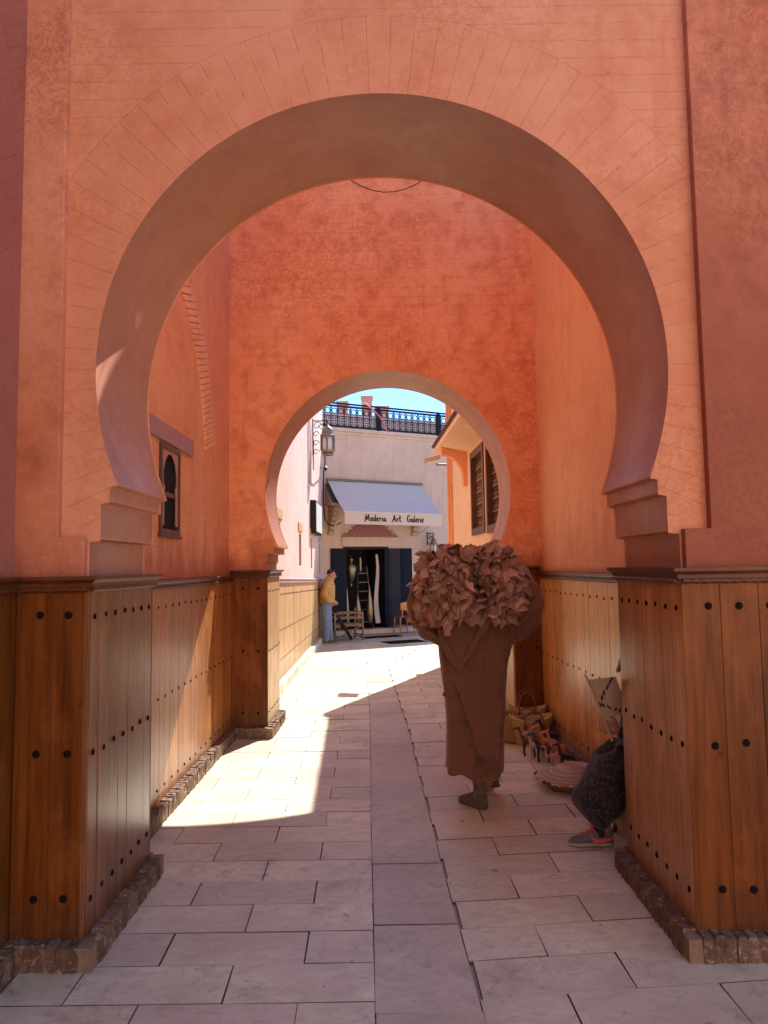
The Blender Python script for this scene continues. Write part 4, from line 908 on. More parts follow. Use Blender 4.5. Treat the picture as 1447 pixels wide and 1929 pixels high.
for z in (.34, .52, .64):
    for y in (-.22, .22): MB(BT).tube([(-.37, y, z), (.37, y, z)], .017, 6).build('long_rail', M['woods'], be, 60)
for i in range(9): MB(BT).tube([(-.30 + i * .075, -.22, .52), (-.30 + i * .075, -.22, .64)], .009, 5).build('spindle', M['woods'], be, 60)
MB(BT).tube([(-.36, -.23, .06), (.36, -.23, .34)], .014, 6).build('cross_brace', M['woods'], be, 60); MB(BT).tube([(-.36, -.235, .34), (.36, -.235, .06)], .014, 6).build('cross_brace', M['woods'], be, 60)
bm_ = MB(); 
bx = [Vector((-1.30, 16.95, 0.86)), Vector((-0.80, 16.93, 0.03))]; dd = (bx[1] - bx[0]).normalized(); uu = Vector((0, 1, 0)); ww = dd.cross(uu).normalized()
bm_.rings([[p + uu * a * .06 + ww * b * .035 for a, b in ((-1, -1), (1, -1), (1, 1), (-1, 1))] for p in bx])
tag(bm_.build('plank', M['iron'], None, None, 0.006), 'dark plank leaning against the stick bench', 'plank')
# ------------------------------------------------------------------ fabrics, skin, straw
def cloth(name, c1, c2, rough=0.92, sc=60, pat=None, sheen=0.15):
    t = NT(name); p = t.pos(); f = t.noise(p, sc, 5, 0.6); g = t.noise(p, 3.5, 4)
    c = t.mix(g, c1, c2)
    if pat: c = pat(t, p, c)
    return t.out(Base__Color=c, Roughness=rough, Sheen__Weight=sheen, Normal=t.bump(t.m('ADD', f, t.m('MULTIPLY', g, .6)), 0.25, 0.003))
def leopard(t, p, c):
    q = t.n('VectorMath', _operation='ADD', i0=p, i1=t.scale(t.noise(p, 22, 3, col=True), (.03,) * 3)).outputs[0]
    v = t.n('TexVoronoi', Vector=q, Scale=38.0).outputs['Distance']
    ringm = t.ramp(v, [(0.16, 0), (0.30, 1), (0.50, 1), (0.62, 0)])
    return t.mix(ringm, c, (0.008, 0.006, 0.007))
def stripes(axis, per, col, thr=.5, amt=.6):
    def f(t, p, c):
        s = t.n('SeparateXYZ', Vector=p).outputs; v = t.m('FRACT', t.m('DIVIDE', s[axis], per))
        return t.mix(t.m('MULTIPLY', t.m('GREATER_THAN', v, thr), amt), c, col)
    return f
M['robe'] = cloth('brown_wool_robe', (0.155, 0.062, 0.030), (0.20, 0.085, 0.043))
M['leop'] = cloth('black_leopard_print_cloth', (0.040, 0.029, 0.029), (0.056, 0.041, 0.040), pat=leopard)
M['black'] = cloth('black_knit', (0.012, 0.011, 0.012), (0.02, 0.018, 0.02))
M['scarf'] = cloth('plum_head_scarf', (0.10, 0.04, 0.05), (0.15, 0.06, 0.07))
M['jacket'] = cloth('mustard_quilted_jacket', (0.42, 0.245, 0.055), (0.50, 0.31, 0.085), 0.6, 40)
M['jeans'] = cloth('blue_denim', (0.10, 0.17, 0.30), (0.22, 0.31, 0.44), 0.85, 90)
M['sock'] = cloth('ribbed_olive_sock', (0.13, 0.095, 0.06), (0.18, 0.13, 0.085), pat=stripes(2, 0.012, (0.06, 0.045, 0.03)))
M['suede'] = cloth('dark_olive_suede', (0.085, 0.062, 0.040), (0.125, 0.092, 0.062), 0.95)
M['sole'] = plain('pale_shoe_sole', (0.42, 0.36, 0.27), 0.7)
M['mesh'] = cloth('grey_sneaker_mesh', (0.115, 0.098, 0.098), (0.155, 0.13, 0.13), 0.7, 160)
M['coral'] = plain('coral_trim', (0.72, 0.10, 0.10), 0.5, 0, 0.05)
M['skin'] = plain('weathered_skin', (0.42, 0.195, 0.125), 0.5, 0, 0.25, 40, 0.4, 0.004)
M['hair'] = plain('short_black_hair', (0.012, 0.010, 0.009), 0.6, 0, 0.3, 120, 0.5)
def leather():
    t = NT('raw_brown_leather'); o = t.objc(); r = t.rnd()
    c = t.mix(r, (0.20, 0.092, 0.055), (0.54, 0.285, 0.185)); g = t.noise(o, 9, 6, .6)
    c = t.mix(t.m('MULTIPLY', t.ramp(g, [(.4, 0), (.7, 1)]), .5), c, (0.54, 0.30, 0.20))
    gi = t.n('NewGeometry').outputs['Backfacing']
    return t.out(Base__Color=c, Roughness=0.46, Normal=t.bump(t.m('ADD', t.noise(o, 70, 5), t.m('MULTIPLY', t.noise(o, 16, 4), 2.0)), .5, .006))
M['hide'] = leather()
def straw(name, c1, c2, axis=2, per=0.022, diag=True):
    t = NT(name); p = t.objc(); s = t.n('SeparateXYZ', Vector=p).outputs
    f = t.m('FRACT', t.m('DIVIDE', s[axis], per)); r = t.m('SUBTRACT', 1.0, t.m('ABSOLUTE', t.m('SUBTRACT', t.m('MULTIPLY', f, 2.0), 1.0)))
    n_ = t.noise(t.scale(p, (1, 1, 1)), 45, 5, .6); fb = t.noise(t.scale(p, (160, 160, 60)), 1, 4)
    c = t.mix(t.m('ADD', t.m('MULTIPLY', fb, .6), t.m('MULTIPLY', n_, .4)), c1, c2)
    c = t.mix(t.ramp(r, [(0.0, .75), (0.28, 0)]), c, [x * .35 for x in c1])
    return t.out(Base__Color=c, Roughness=.8, Normal=t.bump(t.m('ADD', r, t.m('MULTIPLY', fb, .4)), .5, .006))
M['straw'] = straw('plaited_palm_straw', (0.48, 0.33, 0.125), (0.66, 0.48, 0.22))
M['strawd'] = straw('old_palm_straw', (0.34, 0.20, 0.085), (0.48, 0.31, 0.15), per=.016)
M['strawl'] = straw('pale_woven_grass', (0.60, 0.46, 0.30), (0.74, 0.59, 0.42), per=.014)
M['tan'] = plain('oiled_leather_handle', (0.20, 0.062, 0.028), 0.45, 0, .3, 30)
M['olive'] = plain('carved_figure_wood', (0.52, 0.24, 0.125), 0.45, 0, .3, 14)
M['maroon'] = plain('maroon_painted_figure', (0.10, 0.022, 0.028), 0.5, 0, .5, 30)
M['ebony'] = plain('ebony_painted_figure', (0.035, 0.026, 0.028), 0.45, 0, .5, 30)
M['celadon'] = plain('pale_green_painted_figure', (0.40, 0.42, 0.30), 0.5, 0, .35, 30)
M['plumw'] = plain('plum_dyed_straw', (0.085, 0.012, 0.06), 0.75)
M['darkg'] = plain('dark_green_dyed_straw', (0.02, 0.045, 0.04), 0.75)

# ------------------------------------------------------------------ body helpers
def limb(mb, pts, radii, n=10):
    mb.tube(pts, radii, n)
    for p, r in zip(pts, radii): mb.ell(p, (r, r, r), n, 8)
def hand(mb, wrist, palm_dir, palm_nrm, side, s=1.0, curl=0.6):
    """palm and five separate, unequal, bent fingers; the thumb leaves the side of the palm"""
    w = Vector(wrist); d = Vector(palm_dir).normalized(); nn = Vector(palm_nrm); nn = (nn - d * nn.dot(d)).normalized(); b = d.cross(nn) * side
    R = Matrix((b, d, nn)).transposed()
    mb.ell(w + d * .048 * s, (.040 * s, .055 * s, .015 * s), 12, 8, R); limb(mb, [w - d * .01 * s, w + d * .03 * s], [.024 * s, .026 * s])
    for i, (x, L) in enumerate(((-.030, .062), (-.010, .074), (.010, .078), (.029, .070))):
        p = w + d * .085 * s + b * x * s; dirv = d.copy(); pts = [p - d * .02 * s, p]
        for k_, (fr, c) in enumerate(((.45, .8), (.32, 1.2), (.23, .9))):
            ax = b; dirv = Matrix.Rotation(-curl * c * side, 3, ax) @ dirv if False else (dirv * math.cos(curl * c) + nn * math.sin(curl * c) if k_ == 0 else None) or dirv
            if k_: 
                a_ = curl * (0.8 + 1.2 * k_ if k_ == 1 else 2.9); dirv = d * math.cos(a_) + nn * math.sin(a_)
            p = p + dirv * L * fr * s; pts.append(p)
        limb(mb, pts, [.0105 * s, .0100 * s, .0092 * s, .0085 * s, .0075 * s], 8)
    p = w + d * .030 * s + b * .034 * s
    limb(mb, [p, p + (b * .7 + d * .7 + nn * .25).normalized() * .035 * s, p + (b * .55 + d * 1.0 + nn * .55).normalized() * .068 * s, p + (b * .3 + d * 1.15 + nn * .9).normalized() * .088 * s], [.014 * s, .0125 * s, .0105 * s, .008 * s], 8)
def head(mb, c, face, s=1.0):
    """skull, jaw, nose, brow, lips, ears around centre C, looking along FACE"""
    c = Vector(c); f = Vector(face).normalized(); up = Vector((0, 0, 1)); f = (f - up * f.dot(up) * 0.0).normalized(); r = f.cross(up).normalized(); u = r.cross(f)
    R = Matrix((r, f, u)).transposed(); P = lambda a, b, h: c + (r * a + f * b + u * h) * s
    mb.ell(P(0, -.012, .028), (.074 * s, .094 * s, .088 * s), 14, 10, R); mb.ell(P(0, .022, -.045), (.056 * s, .066 * s, .075 * s), 12, 9, R)
    mb.ell(P(0, .052, -.098), (.026 * s, .026 * s, .020 * s), 10, 8, R)
    limb(mb, [P(0, .084, .012), P(0, .100, -.018), P(0, .107, -.036)], [.011 * s, .013 * s, .016 * s], 8)
    mb.ell(P(0, .078, .026), (.052 * s, .018 * s, .011 * s), 10, 8, R)
    for sx in (-1, 1):
        mb.ell(P(sx * .076, -.004, -.008), (.009 * s, .020 * s, .032 * s), 8, 8, R); mb.ell(P(sx * .034, .070, -.020), (.024 * s, .016 * s, .016 * s), 8, 8, R)
        mb.ell(P(sx * .031, .081, .006), (.014 * s, .010 * s, .009 * s), 8, 6, R)
    mb.ell(P(0, .084, -.066), (.024 * s, .013 * s, .007 * s), 8, 6, R); mb.ell(P(0, .081, -.078), (.020 * s, .013 * s, .008 * s), 8, 6, R)
    limb(mb, [P(0, -.02, -.06), P(0, -.035, -.17)], [.055 * s, .058 * s])
def eyes(parent, c, face, s=1.0):
    c = Vector(c); f = Vector(face).normalized(); up = Vector((0, 0, 1)); r = f.cross(up).normalized(); u = r.cross(f)
    for sx in (-1, 1): MB().ell(c + (r * sx * .031 + f * .088 + u * .004) * s, (.008 * s,) * 3, 8, 6).build('eye', M['ink'], parent, 60)
def shoe(name, heel, toe, mat, parent, h=0.10, w=0.046, sole=True, up=0.0, solemat='sole', lift=0.0):
    """low shoe from heel to toe point on the floor"""
    H0, T = Vector(heel), Vector(toe); d = T - H0; L = d.length; d = d.normalized(); b = Vector((-d.y, d.x, 0)).normalized(); u = d.cross(b) * -1; u = b.cross(d) * -1 if u.z < 0 else u
    if u.z < 0: u = -u
    def ringat(t, hw, z0, top, n=14):
        c = H0 + d * (t * L); out = []
        for k_ in range(n):
            a = 2 * PI * k_ / n; out.append(c + b * hw * math.cos(a) * (1.0 if math.sin(a) < 0 else .92) + u * (z0 + (top - z0) * (.5 + .5 * max(-1, min(1, math.sin(a) * 1.15)))))
        return out
    pr = [(0.0, .018, .72), (.03, .031, .93), (.10, .037, 1.0), (.22, .037, .97), (.34, .035, .98), (.46, .037, .86), (.60, .042, .66), (.75, .045, .52), (.88, .040, .43), (.96, .028, .34), (1.0, .012, .25)]
    k_ = w / .046
    up_ = MB().rings([ringat(t, hw * k_, .016, h * tp) for t, hw, tp in pr]).build(name, M[mat], parent, 60)
    MB().rings([ringat(t, hw * k_ * 1.07 + .001, 0.0, .026 - (.006 if t > .9 else 0)) for t, hw, tp in pr]).build('sole', M[solemat], up_, 60)
    return up_, (H0, d, b, u, L)

# ------------------------------------------------------------------ the man carrying hides
pm = empty('person', (0.65, 5.42, 0), 'person in a long brown hooded robe walking away under a bundle of hides', 'person')
mb = MB()
hc = Vector((0.69, 5.50, 1.50)); head(mb, hc, (0.02, 1, -.25))
limb(mb, [(0.68, 5.44, 1.36), (0.67, 5.42, 1.15), (0.66, 5.42, 0.92)], [.15, .155, .15], 14)
for s, x, fy in ((-1, .648, 5.285), (1, .782, 5.60)):
    limb(mb, [(0.66 + s * .08, 5.43, .88), (0.66 + s * .075, 5.44, .48), (x + .02, fy, .12), (x, fy + .02, .05)], [.085, .06, .042, .04])
    sh_ = Vector((0.68 + s * .19, 5.43, 1.34)); el = Vector((0.665 + s * .40, 5.38, 1.40)); wr = Vector((0.655 + s * .43, 5.33, 1.62))
    limb(mb, [sh_, el, wr], [.058, .045, .030]); hand(mb, wr, (-s * .25, -.05, .97), (-s, 0, -.2), s, 1.0, .5)
place('body', fuse(mb, M['skin'], .008, 3), Matrix.Identity(4), pm)
eyes(pm, hc, (0.02, 1, -.25))
# robe: lofted body and sleeves fused into one cloth, folds pressed in afterwards
LZ = [(1.41, .58, .78, .10), (1.385, .50, .88, .155), (1.34, .44, .95, .185), (1.25, .41, .96, .205), (1.16, .395, .945, .215), (1.085, .398, .930, .215), (1.03, .404, .912, .21), (.965, .414, .900, .205), (.84, .430, .892, .20), (.643, .447, .883, .20), (.515, .449, .871, .205), (.387, .447, .864, .21), (.26, .443, .857, .215), (.205, .439, .850, .22)]
def ring_r(z, l, r, dp, n=40):
    cx, hw = (l + r) / 2, (r - l) / 2; out = []
    for k_ in range(n):
        a = 2 * PI * k_ / n; e = 0.82
        ca, sa = math.cos(a), math.sin(a)
        out.append((cx + hw * math.copysign(abs(ca) ** e, ca), 5.44 + dp * math.copysign(abs(sa) ** e, sa) + (.03 if z > 1.2 else 0), z))
    return out
mb = MB(); mb.rings([ring_r(*q) for q in LZ])
for s in (-1, 1):
    sx = lambda x: 0.668 + s * x
    limb(mb, [(sx(.16), 5.45, 1.29), (sx(.29), 5.42, 1.285), (sx(.385), 5.38, 1.36), (sx(.430), 5.35, 1.46), (sx(.415), 5.34, 1.56)], [.13, .118, .112, .088, .070], 14)
    mb.ell((sx(.33), 5.40, 1.255), (.10, .10, .075)); mb.ell((sx(.24), 5.43, 1.215), (.10, .11, .075))
me = fuse(mb, M['robe'], .0085, 4, .5)
def seg_d(px, pz, a, b):
    ax, az = a; bx_, bz = b; vx, vz = bx_ - ax, bz - az; t = max(0, min(1, ((px - ax) * vx + (pz - az) * vz) / (vx * vx + vz * vz)))
    return math.hypot(px - ax - t * vx, pz - az - t * vz), t
FOLDS = [  # polyline (x, z), height, width
 ([(.405, .97), (.47, .81), (.53, .62), (.578, .47), (.62, .33), (.65, .21)], .020, .020),
 ([(.425, .95), (.50, .79), (.56, .60), (.61, .44), (.65, .32)], -.016, .024),
 ([(.84, .75), (.81, .60), (.795, .48), (.775, .36), (.76, .28)], .014, .018),
 ([(.855, .70), (.83, .52), (.81, .36)], -.011, .020),
 ([(.60, .47), (.64, .40), (.71, .37), (.80, .40)], .013, .020), ([(.63, .34), (.70, .31), (.78, .33)], -.012, .020),
 ([(.66, .30), (.70, .27), (.69, .22), (.64, .20)], .014, .015),
 ([(.68, 1.30), (.64, 1.15), (.60, 1.00)], .013, .022), ([(.74, 1.33), (.71, 1.15), (.68, .95)], .009, .02),
 ([(.88, 1.28), (.85, 1.15), (.83, 1.02), (.82, .85)], .012, .03), ([(.94, 1.22), (.90, 1.12), (.87, 1.0)], -.010, .02),
 ([(.42, 1.12), (.44, .95), (.455, .80), (.462, .55), (.47, .35)], .010, .015),
 ([(.30, 1.28), (.37, 1.24), (.46, 1.21)], .012, .016), ([(.27, 1.34), (.34, 1.29), (.42, 1.28)], -.011, .014), ([(.25, 1.42), (.31, 1.36), (.38, 1.34)], .011, .014), ([(.23, 1.50), (.29, 1.44)], -.010, .012),
 ([(1.04, 1.26), (.98, 1.22), (.92, 1.17)], .012, .016), ([(1.08, 1.34), (1.02, 1.28), (.95, 1.24)], -.011, .014), ([(1.09, 1.42), (1.03, 1.36), (.96, 1.31)], .011, .014), ([(1.09, 1.50), (1.04, 1.45)], -.010, .012)]
nr = [v.normal.copy() for v in me.vertices]
for v, n_ in zip(me.vertices, nr):
    x, y, z = v.co; h = 0.0
    back = max(0.0, min(1.0, (5.52 - y) / .12))
    for pl_, hh, ww in FOLDS:
        for a, b in zip(pl_, pl_[1:]):
            d_, t = seg_d(x, z, a, b)
            if d_ < ww * 2.2: h += hh * math.exp(-(d_ / ww) ** 2) * 1.9
    h *= back * max(0.0, min(1.0, -n_.y * 1.5))
    h += .010 * noise.noise(Vector((x * 3.2, y * 3.2, z * 1.6))) + .005 * noise.noise(Vector((x * 9, y * 9, z * 5)))
    low = max(0.0, (.6 - z) / .45)
    an = math.atan2(y - 5.44, x - .655); h += .014 * low * math.sin(an * 7 + 1.2)
    v.co += n_ * h
    if z < .25: v.co.z += .006 * math.sin((x - .44) * 17) + .022 - .05 * (x - .44)
place('robe', me, Matrix.Identity(4), pm)
mb = MB()
hd_ = [(1.36, .40, .76, .0, .05), (1.29, .385, .745, .012, .06), (1.21, .41, .68, .035, .055), (1.14, .445, .625, .05, .05), (1.09, .468, .590, .055, .042), (1.04, .500, .560, .055, .030), (1.022, .515, .535, .05, .018)]
rs = []
for z, l, r, off, dp in hd_:
    cx, hw = (l + r) / 2, (r - l) / 2
    rs.append([(cx + hw * math.cos(2 * PI * k_ / 20), 5.235 - off * .45 + dp * math.sin(2 * PI * k_ / 20) + (.02 if z > 1.25 else 0), z) for k_ in range(20)])
mb.rings(rs)
limb(mb, [(.405, 5.20, 1.31), (.435, 5.175, 1.17), (.475, 5.165, 1.08), (.523, 5.17, 1.02)], [.030, .027, .024, .020], 8); limb(mb, [(.523, 5.17, 1.02), (.585, 5.17, 1.10), (.66, 5.175, 1.24), (.74, 5.20, 1.34)], [.020, .028, .034, .036], 8)
me = fuse(mb, M['robe'], .007, 5, .5)
for v, n_ in zip(me.vertices, [v.normal.copy() for v in me.vertices]):
    x, y, z = v.co; v.co += n_ * (.010 * noise.noise(Vector((x * 7 + z * 4, 3.0, z * 5))) + .007 * math.sin((x * .8 + z * .55) * 46) * max(0, min(1, (z - 1.05) * 5)))
place('hood', me, Matrix.Identity(4), pm)
for (hx, hy, tx, ty, zz, hz) in ((0.700, 5.235, 0.535, 5.44, 0.004, 0.0), (0.838, 5.565, 0.715, 5.75, 0.004, 0.05)):
    sh1, fr = shoe('shoe', (hx, hy, zz + hz), (tx, ty, zz), 'suede', pm, .115, .050, solemat='suede')
    H0, d, b, u, L = fr
    c = H0 + d * .055 + Vector((0, 0, .09)); MB().tube([c, c + Vector((0, 0.01, .05)), c + Vector((-.004, .02, .12)), c + Vector((-.004, .02, .17))], [.050, .047, .044, .046], 14).build('sock', M['sock'], pm, 60)
# ------------------------------------------------------------------ the bundle of hides
hb = empty('hide_bundle', (0.655, 5.33, 1.30), 'big heap of crumpled brown leather hides carried on the head of the walking person', 'hides')
def hide_mesh(seed):
    """one torn sheet: flat where it lies in the heap, curling over and rippling towards its free edge (+x)"""
    rr = random.Random(seed); nu, nv = 9, 11; L = rr.uniform(.15, .235); W = rr.uniform(.075, .125); a0 = rr.uniform(.05, .75); a1 = -rr.uniform(.5, 2.1)
    k_ = rr.uniform(1.2, 2.6); ph = rr.uniform(0, 6.28); amp = rr.uniform(.016, .034); jag = [rr.uniform(.66, 1.05) for _ in range(nv)]; wv = [rr.uniform(.85, 1.12) for _ in range(nu)]
    for _ in range(2): jag[rr.randrange(1, nv - 1)] = rr.uniform(1.08, 1.28)
    g_ = []
    for iv in range(nv):
        v = -1 + 2 * iv / (nv - 1); x = z = 0.0; col = []
        for iu in range(nu):
            u = iu / (nu - 1); st = L * jag[iv] / (nu - 1) if iu else 0; an = a0 + (a1 - a0) * u ** 1.5 + .35 * math.sin(k_ * v * 2 + ph) * u
            x += st * math.cos(an); z += st * math.sin(an)
            w = W * v * wv[iu] * (1 + .25 * u - .35 * max(0, u - .7)) ; rip = amp * u * math.sin(k_ * PI * v + ph + u) + .012 * noise.noise(Vector((u * 5, v * 4, seed * 2.3)))
            col.append((x + rip * math.sin(-an) , w + .01 * noise.noise(Vector((u * 6, v * 6, seed + .5))), z + rip * math.cos(an)))
        g_.append(col)
    P_ = [p for c in g_ for p in c]; N = len(P_); mb = MB(); th = .0024
    vs = P_ + [(x, y, z - th) for x, y, z in P_]; fs = []
    for iv in range(nv - 1):
        for iu in range(nu - 1):
            a = iv * nu + iu; fs.append((a, a + 1, a + nu + 1, a + nu)); fs.append((N + a, N + a + nu, N + a + nu + 1, N + a + 1))
    rim_ = [i for i in range(nu)] + [iv * nu + nu - 1 for iv in range(1, nv)] + [(nv - 1) * nu + i for i in range(nu - 2, -1, -1)] + [iv * nu for iv in range(nv - 2, 0, -1)]
    fs += [(rim_[i], rim_[(i + 1) % len(rim_)], N + rim_[(i + 1) % len(rim_)], N + rim_[i]) for i in range(len(rim_))]
    return mb.add(vs, fs).mesh('hide', M['hide'], 60)
HM = [hide_mesh(i) for i in range(30)]
hr = random.Random(3)
def outline(x):   # top and bottom of the heap across its width
    t = (x - .645) / .41
    return 1.825 - .07 * abs(t) ** 4 - (.05 if t < -.3 else 0) + .012 * math.sin(x * 21), 1.395 + .09 * abs(t) ** 3 + .02 * math.sin(x * 19)
core = MB(); core.ell((.50, 5.33, 1.58), (.19, .15, .15), 16, 10); core.ell((.77, 5.33, 1.60), (.16, .15, .16), 16, 10)
place('hide_core', fuse(core, M['hide'], .012, 3), Matrix.Identity(4), hb)
cnt = 0
while cnt < 296:
    if cnt < 236:                                   # sheets stacked in layers, free edges all round, most towards the back of the walker
        th = hr.uniform(-PI, 0) if cnt < 190 else hr.uniform(0, PI)
        c_, s_ = math.cos(th), math.sin(th); e = .62
        px_, py_ = math.copysign(abs(c_) ** e, c_), math.copysign(abs(s_) ** e, s_)
        lv = hr.random(); z = 1.415 + .38 * lv; bul = 1 - .30 * abs(lv - .55) ** 1.5 * 2
        x = .628 + px_ * .262 * bul; y = 5.33 + py_ * .145 * bul; z -= .05 * max(0, -px_) + .02 * max(0, px_)
        yaw = math.atan2(py_ * .285, px_ * .145 * 1.0) + hr.gauss(0, .35); pit_ = hr.gauss(.15, .35)
    else:
        x = hr.uniform(.38, .87); y = 5.33 + hr.uniform(-.15, .15); z = 1.775 - .04 * (x < .5) + hr.uniform(-.02, .03); yaw = hr.uniform(-PI, PI); pit_ = hr.gauss(-.25, .3)
    m = Matrix.Translation((x, y, z)) @ Matrix.Rotation(yaw, 4, 'Z') @ Matrix.Rotation(pit_, 4, 'Y') @ Matrix.Rotation(hr.gauss(0, .45), 4, 'X') @ Matrix.Scale(hr.uniform(.62, 1.05), 4)
    place('hide', HM[cnt % len(HM)], m, hb); cnt += 1

# ------------------------------------------------------------------ the seated woman
pw = empty('person', (1.60, 4.62, 0), 'person in dark leopard print robe and grey sneakers sitting behind the wood pier', 'person')
mb = MB(); wc = Vector((1.585, 4.62, 1.10)); head(mb, wc, (-1, .05, -.05), .95)
limb(mb, [(1.64, 4.62, .93), (1.65, 4.62, .72), (1.64, 4.62, .42)], [.11, .13, .15], 14)
for sy, kx, fx in ((-1, 1.38, 1.345), (1, 1.50, 1.70)):
    limb(mb, [(1.62, 4.62 + sy * .08, .42), (kx, 4.64 + sy * .10, .44), (fx, 4.66 + sy * .10, .10), (fx - .05, 4.66 + sy * .1, .05)], [.08, .045, .036, .033])
limb(mb, [(1.63, 4.50, .90), (1.58, 4.43, .68), (1.440, 4.49, .712)], [.052, .042, .028])
hand(mb, (1.432, 4.485, .715), (-.90, .0, .30), (.05, 1, .25), -1, 1.08, .85)
limb(mb, [(1.63, 4.74, .90), (1.66, 4.83, .66), (1.60, 4.74, .60)], [.052, .042, .028]); hand(mb, (1.60, 4.74, .60), (-1, -.3, -.1), (0, 0, -1), -1, 1.0, .4)
place('body', fuse(mb, M['skin'], .0055, 2, .4), Matrix.Identity(4), pw); eyes(pw, wc, (-1, .05, -.05), .95)
mb = MB()
limb(mb, [(1.64, 4.62, .95), (1.65, 4.62, .74), (1.63, 4.62, .46)], [.125, .16, .19], 16)
for sy in (-1, 1): limb(mb, [(1.62, 4.62 + sy * .09, .45), (1.50, 4.63 + sy * .10, .50), (1.385 + .05 * (sy > 0), 4.64 + sy * .10, .455)], [.13, .12, .11], 16)
mb.rings([[(cx + hw * math.cos(2 * PI * k_ / 24), 4.62 + dp * math.sin(2 * PI * k_ / 24), z) for k_ in range(24)] for z, cx, hw, dp in ((.52, 1.46, .15, .15), (.44, 1.43, .17, .19), (.36, 1.40, .19, .20), (.275, 1.36, .195, .20), (.235, 1.335, .175, .20), (.19, 1.315, .125, .19), (.145, 1.315, .08, .17), (.13, 1.32, .06, .15))])
limb(mb, [(1.635, 4.50, .92), (1.59, 4.43, .70), (1.51, 4.46, .69), (1.465, 4.48, .700)], [.075, .070, .060, .048], 12); limb(mb, [(1.635, 4.74, .92), (1.66, 4.83, .70), (1.60, 4.76, .62)], [.075, .07, .055], 12)
limb(mb, [(1.44, 4.5, .60), (1.47, 4.6, .575), (1.52, 4.7, .60)], [.03, .04, .03])
me = fuse(mb, M['leop'], .010, 6, .5)
for v, n_ in zip(me.vertices, [v.normal.copy() for v in me.vertices]):
    x, y, z = v.co; v.co += n_ * (.016 * noise.noise(Vector((x * 7, y * 5, z * 4))) + .007 * math.sin(x * 38 + z * 22) * max(0, min(1, (.5 - z) * 4)))
place('robe', me, Matrix.Identity(4), pw)
mb = MB(); mb.ell(wc + Vector((.02, 0, .035)), (.105, .092, .105), 16, 12); limb(mb, [wc + Vector((.03, 0, -.06)), wc + Vector((.05, 0, -.17))], [.085, .12], 14)
# keep the face open: trim the front of the scarf
me = fuse(mb, M['scarf'], .008, 3); bm = bmesh.new(); bm.from_mesh(me)
bmesh.ops.delete(bm, geom=[v for v in bm.verts if v.co.x < wc.x - .045 and abs(v.co.y - wc.y) < .065 and -.12 < v.co.z - wc.z < .06], context='VERTS'); bm.to_mesh(me); bm.free()
place('head_scarf', me, Matrix.Identity(4), pw)
for i, (hx, hy, tx) in enumerate(((1.392, 4.555, 1.122), (1.752, 4.80, 1.490))):
    up_, (H0, d, b, u, L) = shoe('sneaker', (hx, hy, .004), (tx, hy + .015 + .05 * i, .004), 'mesh', pw, .108, .049)
    side = -1 if b.y > 0 else 1
    def SP(t, z, o_): return H0 + d * (t * L) + b * side * o_ + u * z
    sw_ = [(.02, .062, .034), (.10, .052, .0415), (.22, .043, .0425), (.34, .038, .0405), (.44, .040, .0405), (.50, .052, .040), (.53, .066, .0345)]
    wd = [.004, .006, .0095, .0125, .0125, .009, .003]
    mb = MB(); mb.rings([[SP(t, z - w_, o_ + .0005), SP(t, z + w_, o_ - .001), SP(t, z + w_, o_ + .004), SP(t, z - w_, o_ + .0055)] for (t, z, o_), w_ in zip(sw_, wd)]); mb.build('side_stripe', M['coral'], up_)
    for k_ in range(5):
        t = .44 + k_ * .062; zt = .108 * (.92 - (t - .42) * 1.5) + .004
        MB().tube([SP(t, zt - .016, .030), SP(t + .01, zt, .012), SP(t + .02, zt + .001, -.012), SP(t + .015, zt - .016, -.03)], .0042, 6).build('lace', M['coral'], up_, 60)
    for a_ in (-1, 1): MB().tube([SP(.44, .105, .0), SP(.48, .122, .015 * a_), SP(.52, .112, .026 * a_), SP(.47, .10, .02 * a_)], .0035, 6).build('lace', M['coral'], up_, 60)
    c = H0 + d * .075 + Vector((0, 0, .06)); MB().tube([c, c + Vector((-.004, 0, .06)), c + Vector((-.004, 0, .13))], [.040, .037, .040], 14).build('sock', M['black'], pw, 60)
stl = empty('stool', (1.64, 4.62, 0), 'low wooden stool under the seated person behind the pier', 'stool')
MB().lathe([(.15, .25), (.16, .262), (.16, .28), (.15, .285)], (1.64, 4.62, 0), 20).build('seat', M['woods'], stl, 40)
for x, y in ((-.09, -.09), (.09, -.09), (-.09, .09), (.09, .09)): MB().tube([(1.64 + x * 1.9, 4.62 + y * 1.9, 0), (1.64 + x, 4.62 + y, .252)], .016, 7).build('leg', M['woods'], stl, 60)
# folded cardboard by her foot
fl_ = MB(); fl_.prism([(1.405, .165), (1.425, .105), (1.455, .07), (1.485, .09), (1.505, .165), (1.51, .25), (1.44, .25)], lambda x, z: (x, 4.565, z), lambda x, z: (x + .003, 4.572, z))
tag(fl_.build('palm_pad', M['strawl'], None, None, 0.002), 'small tan woven pad hanging beside the seated person, above the second sneaker', 'pad')
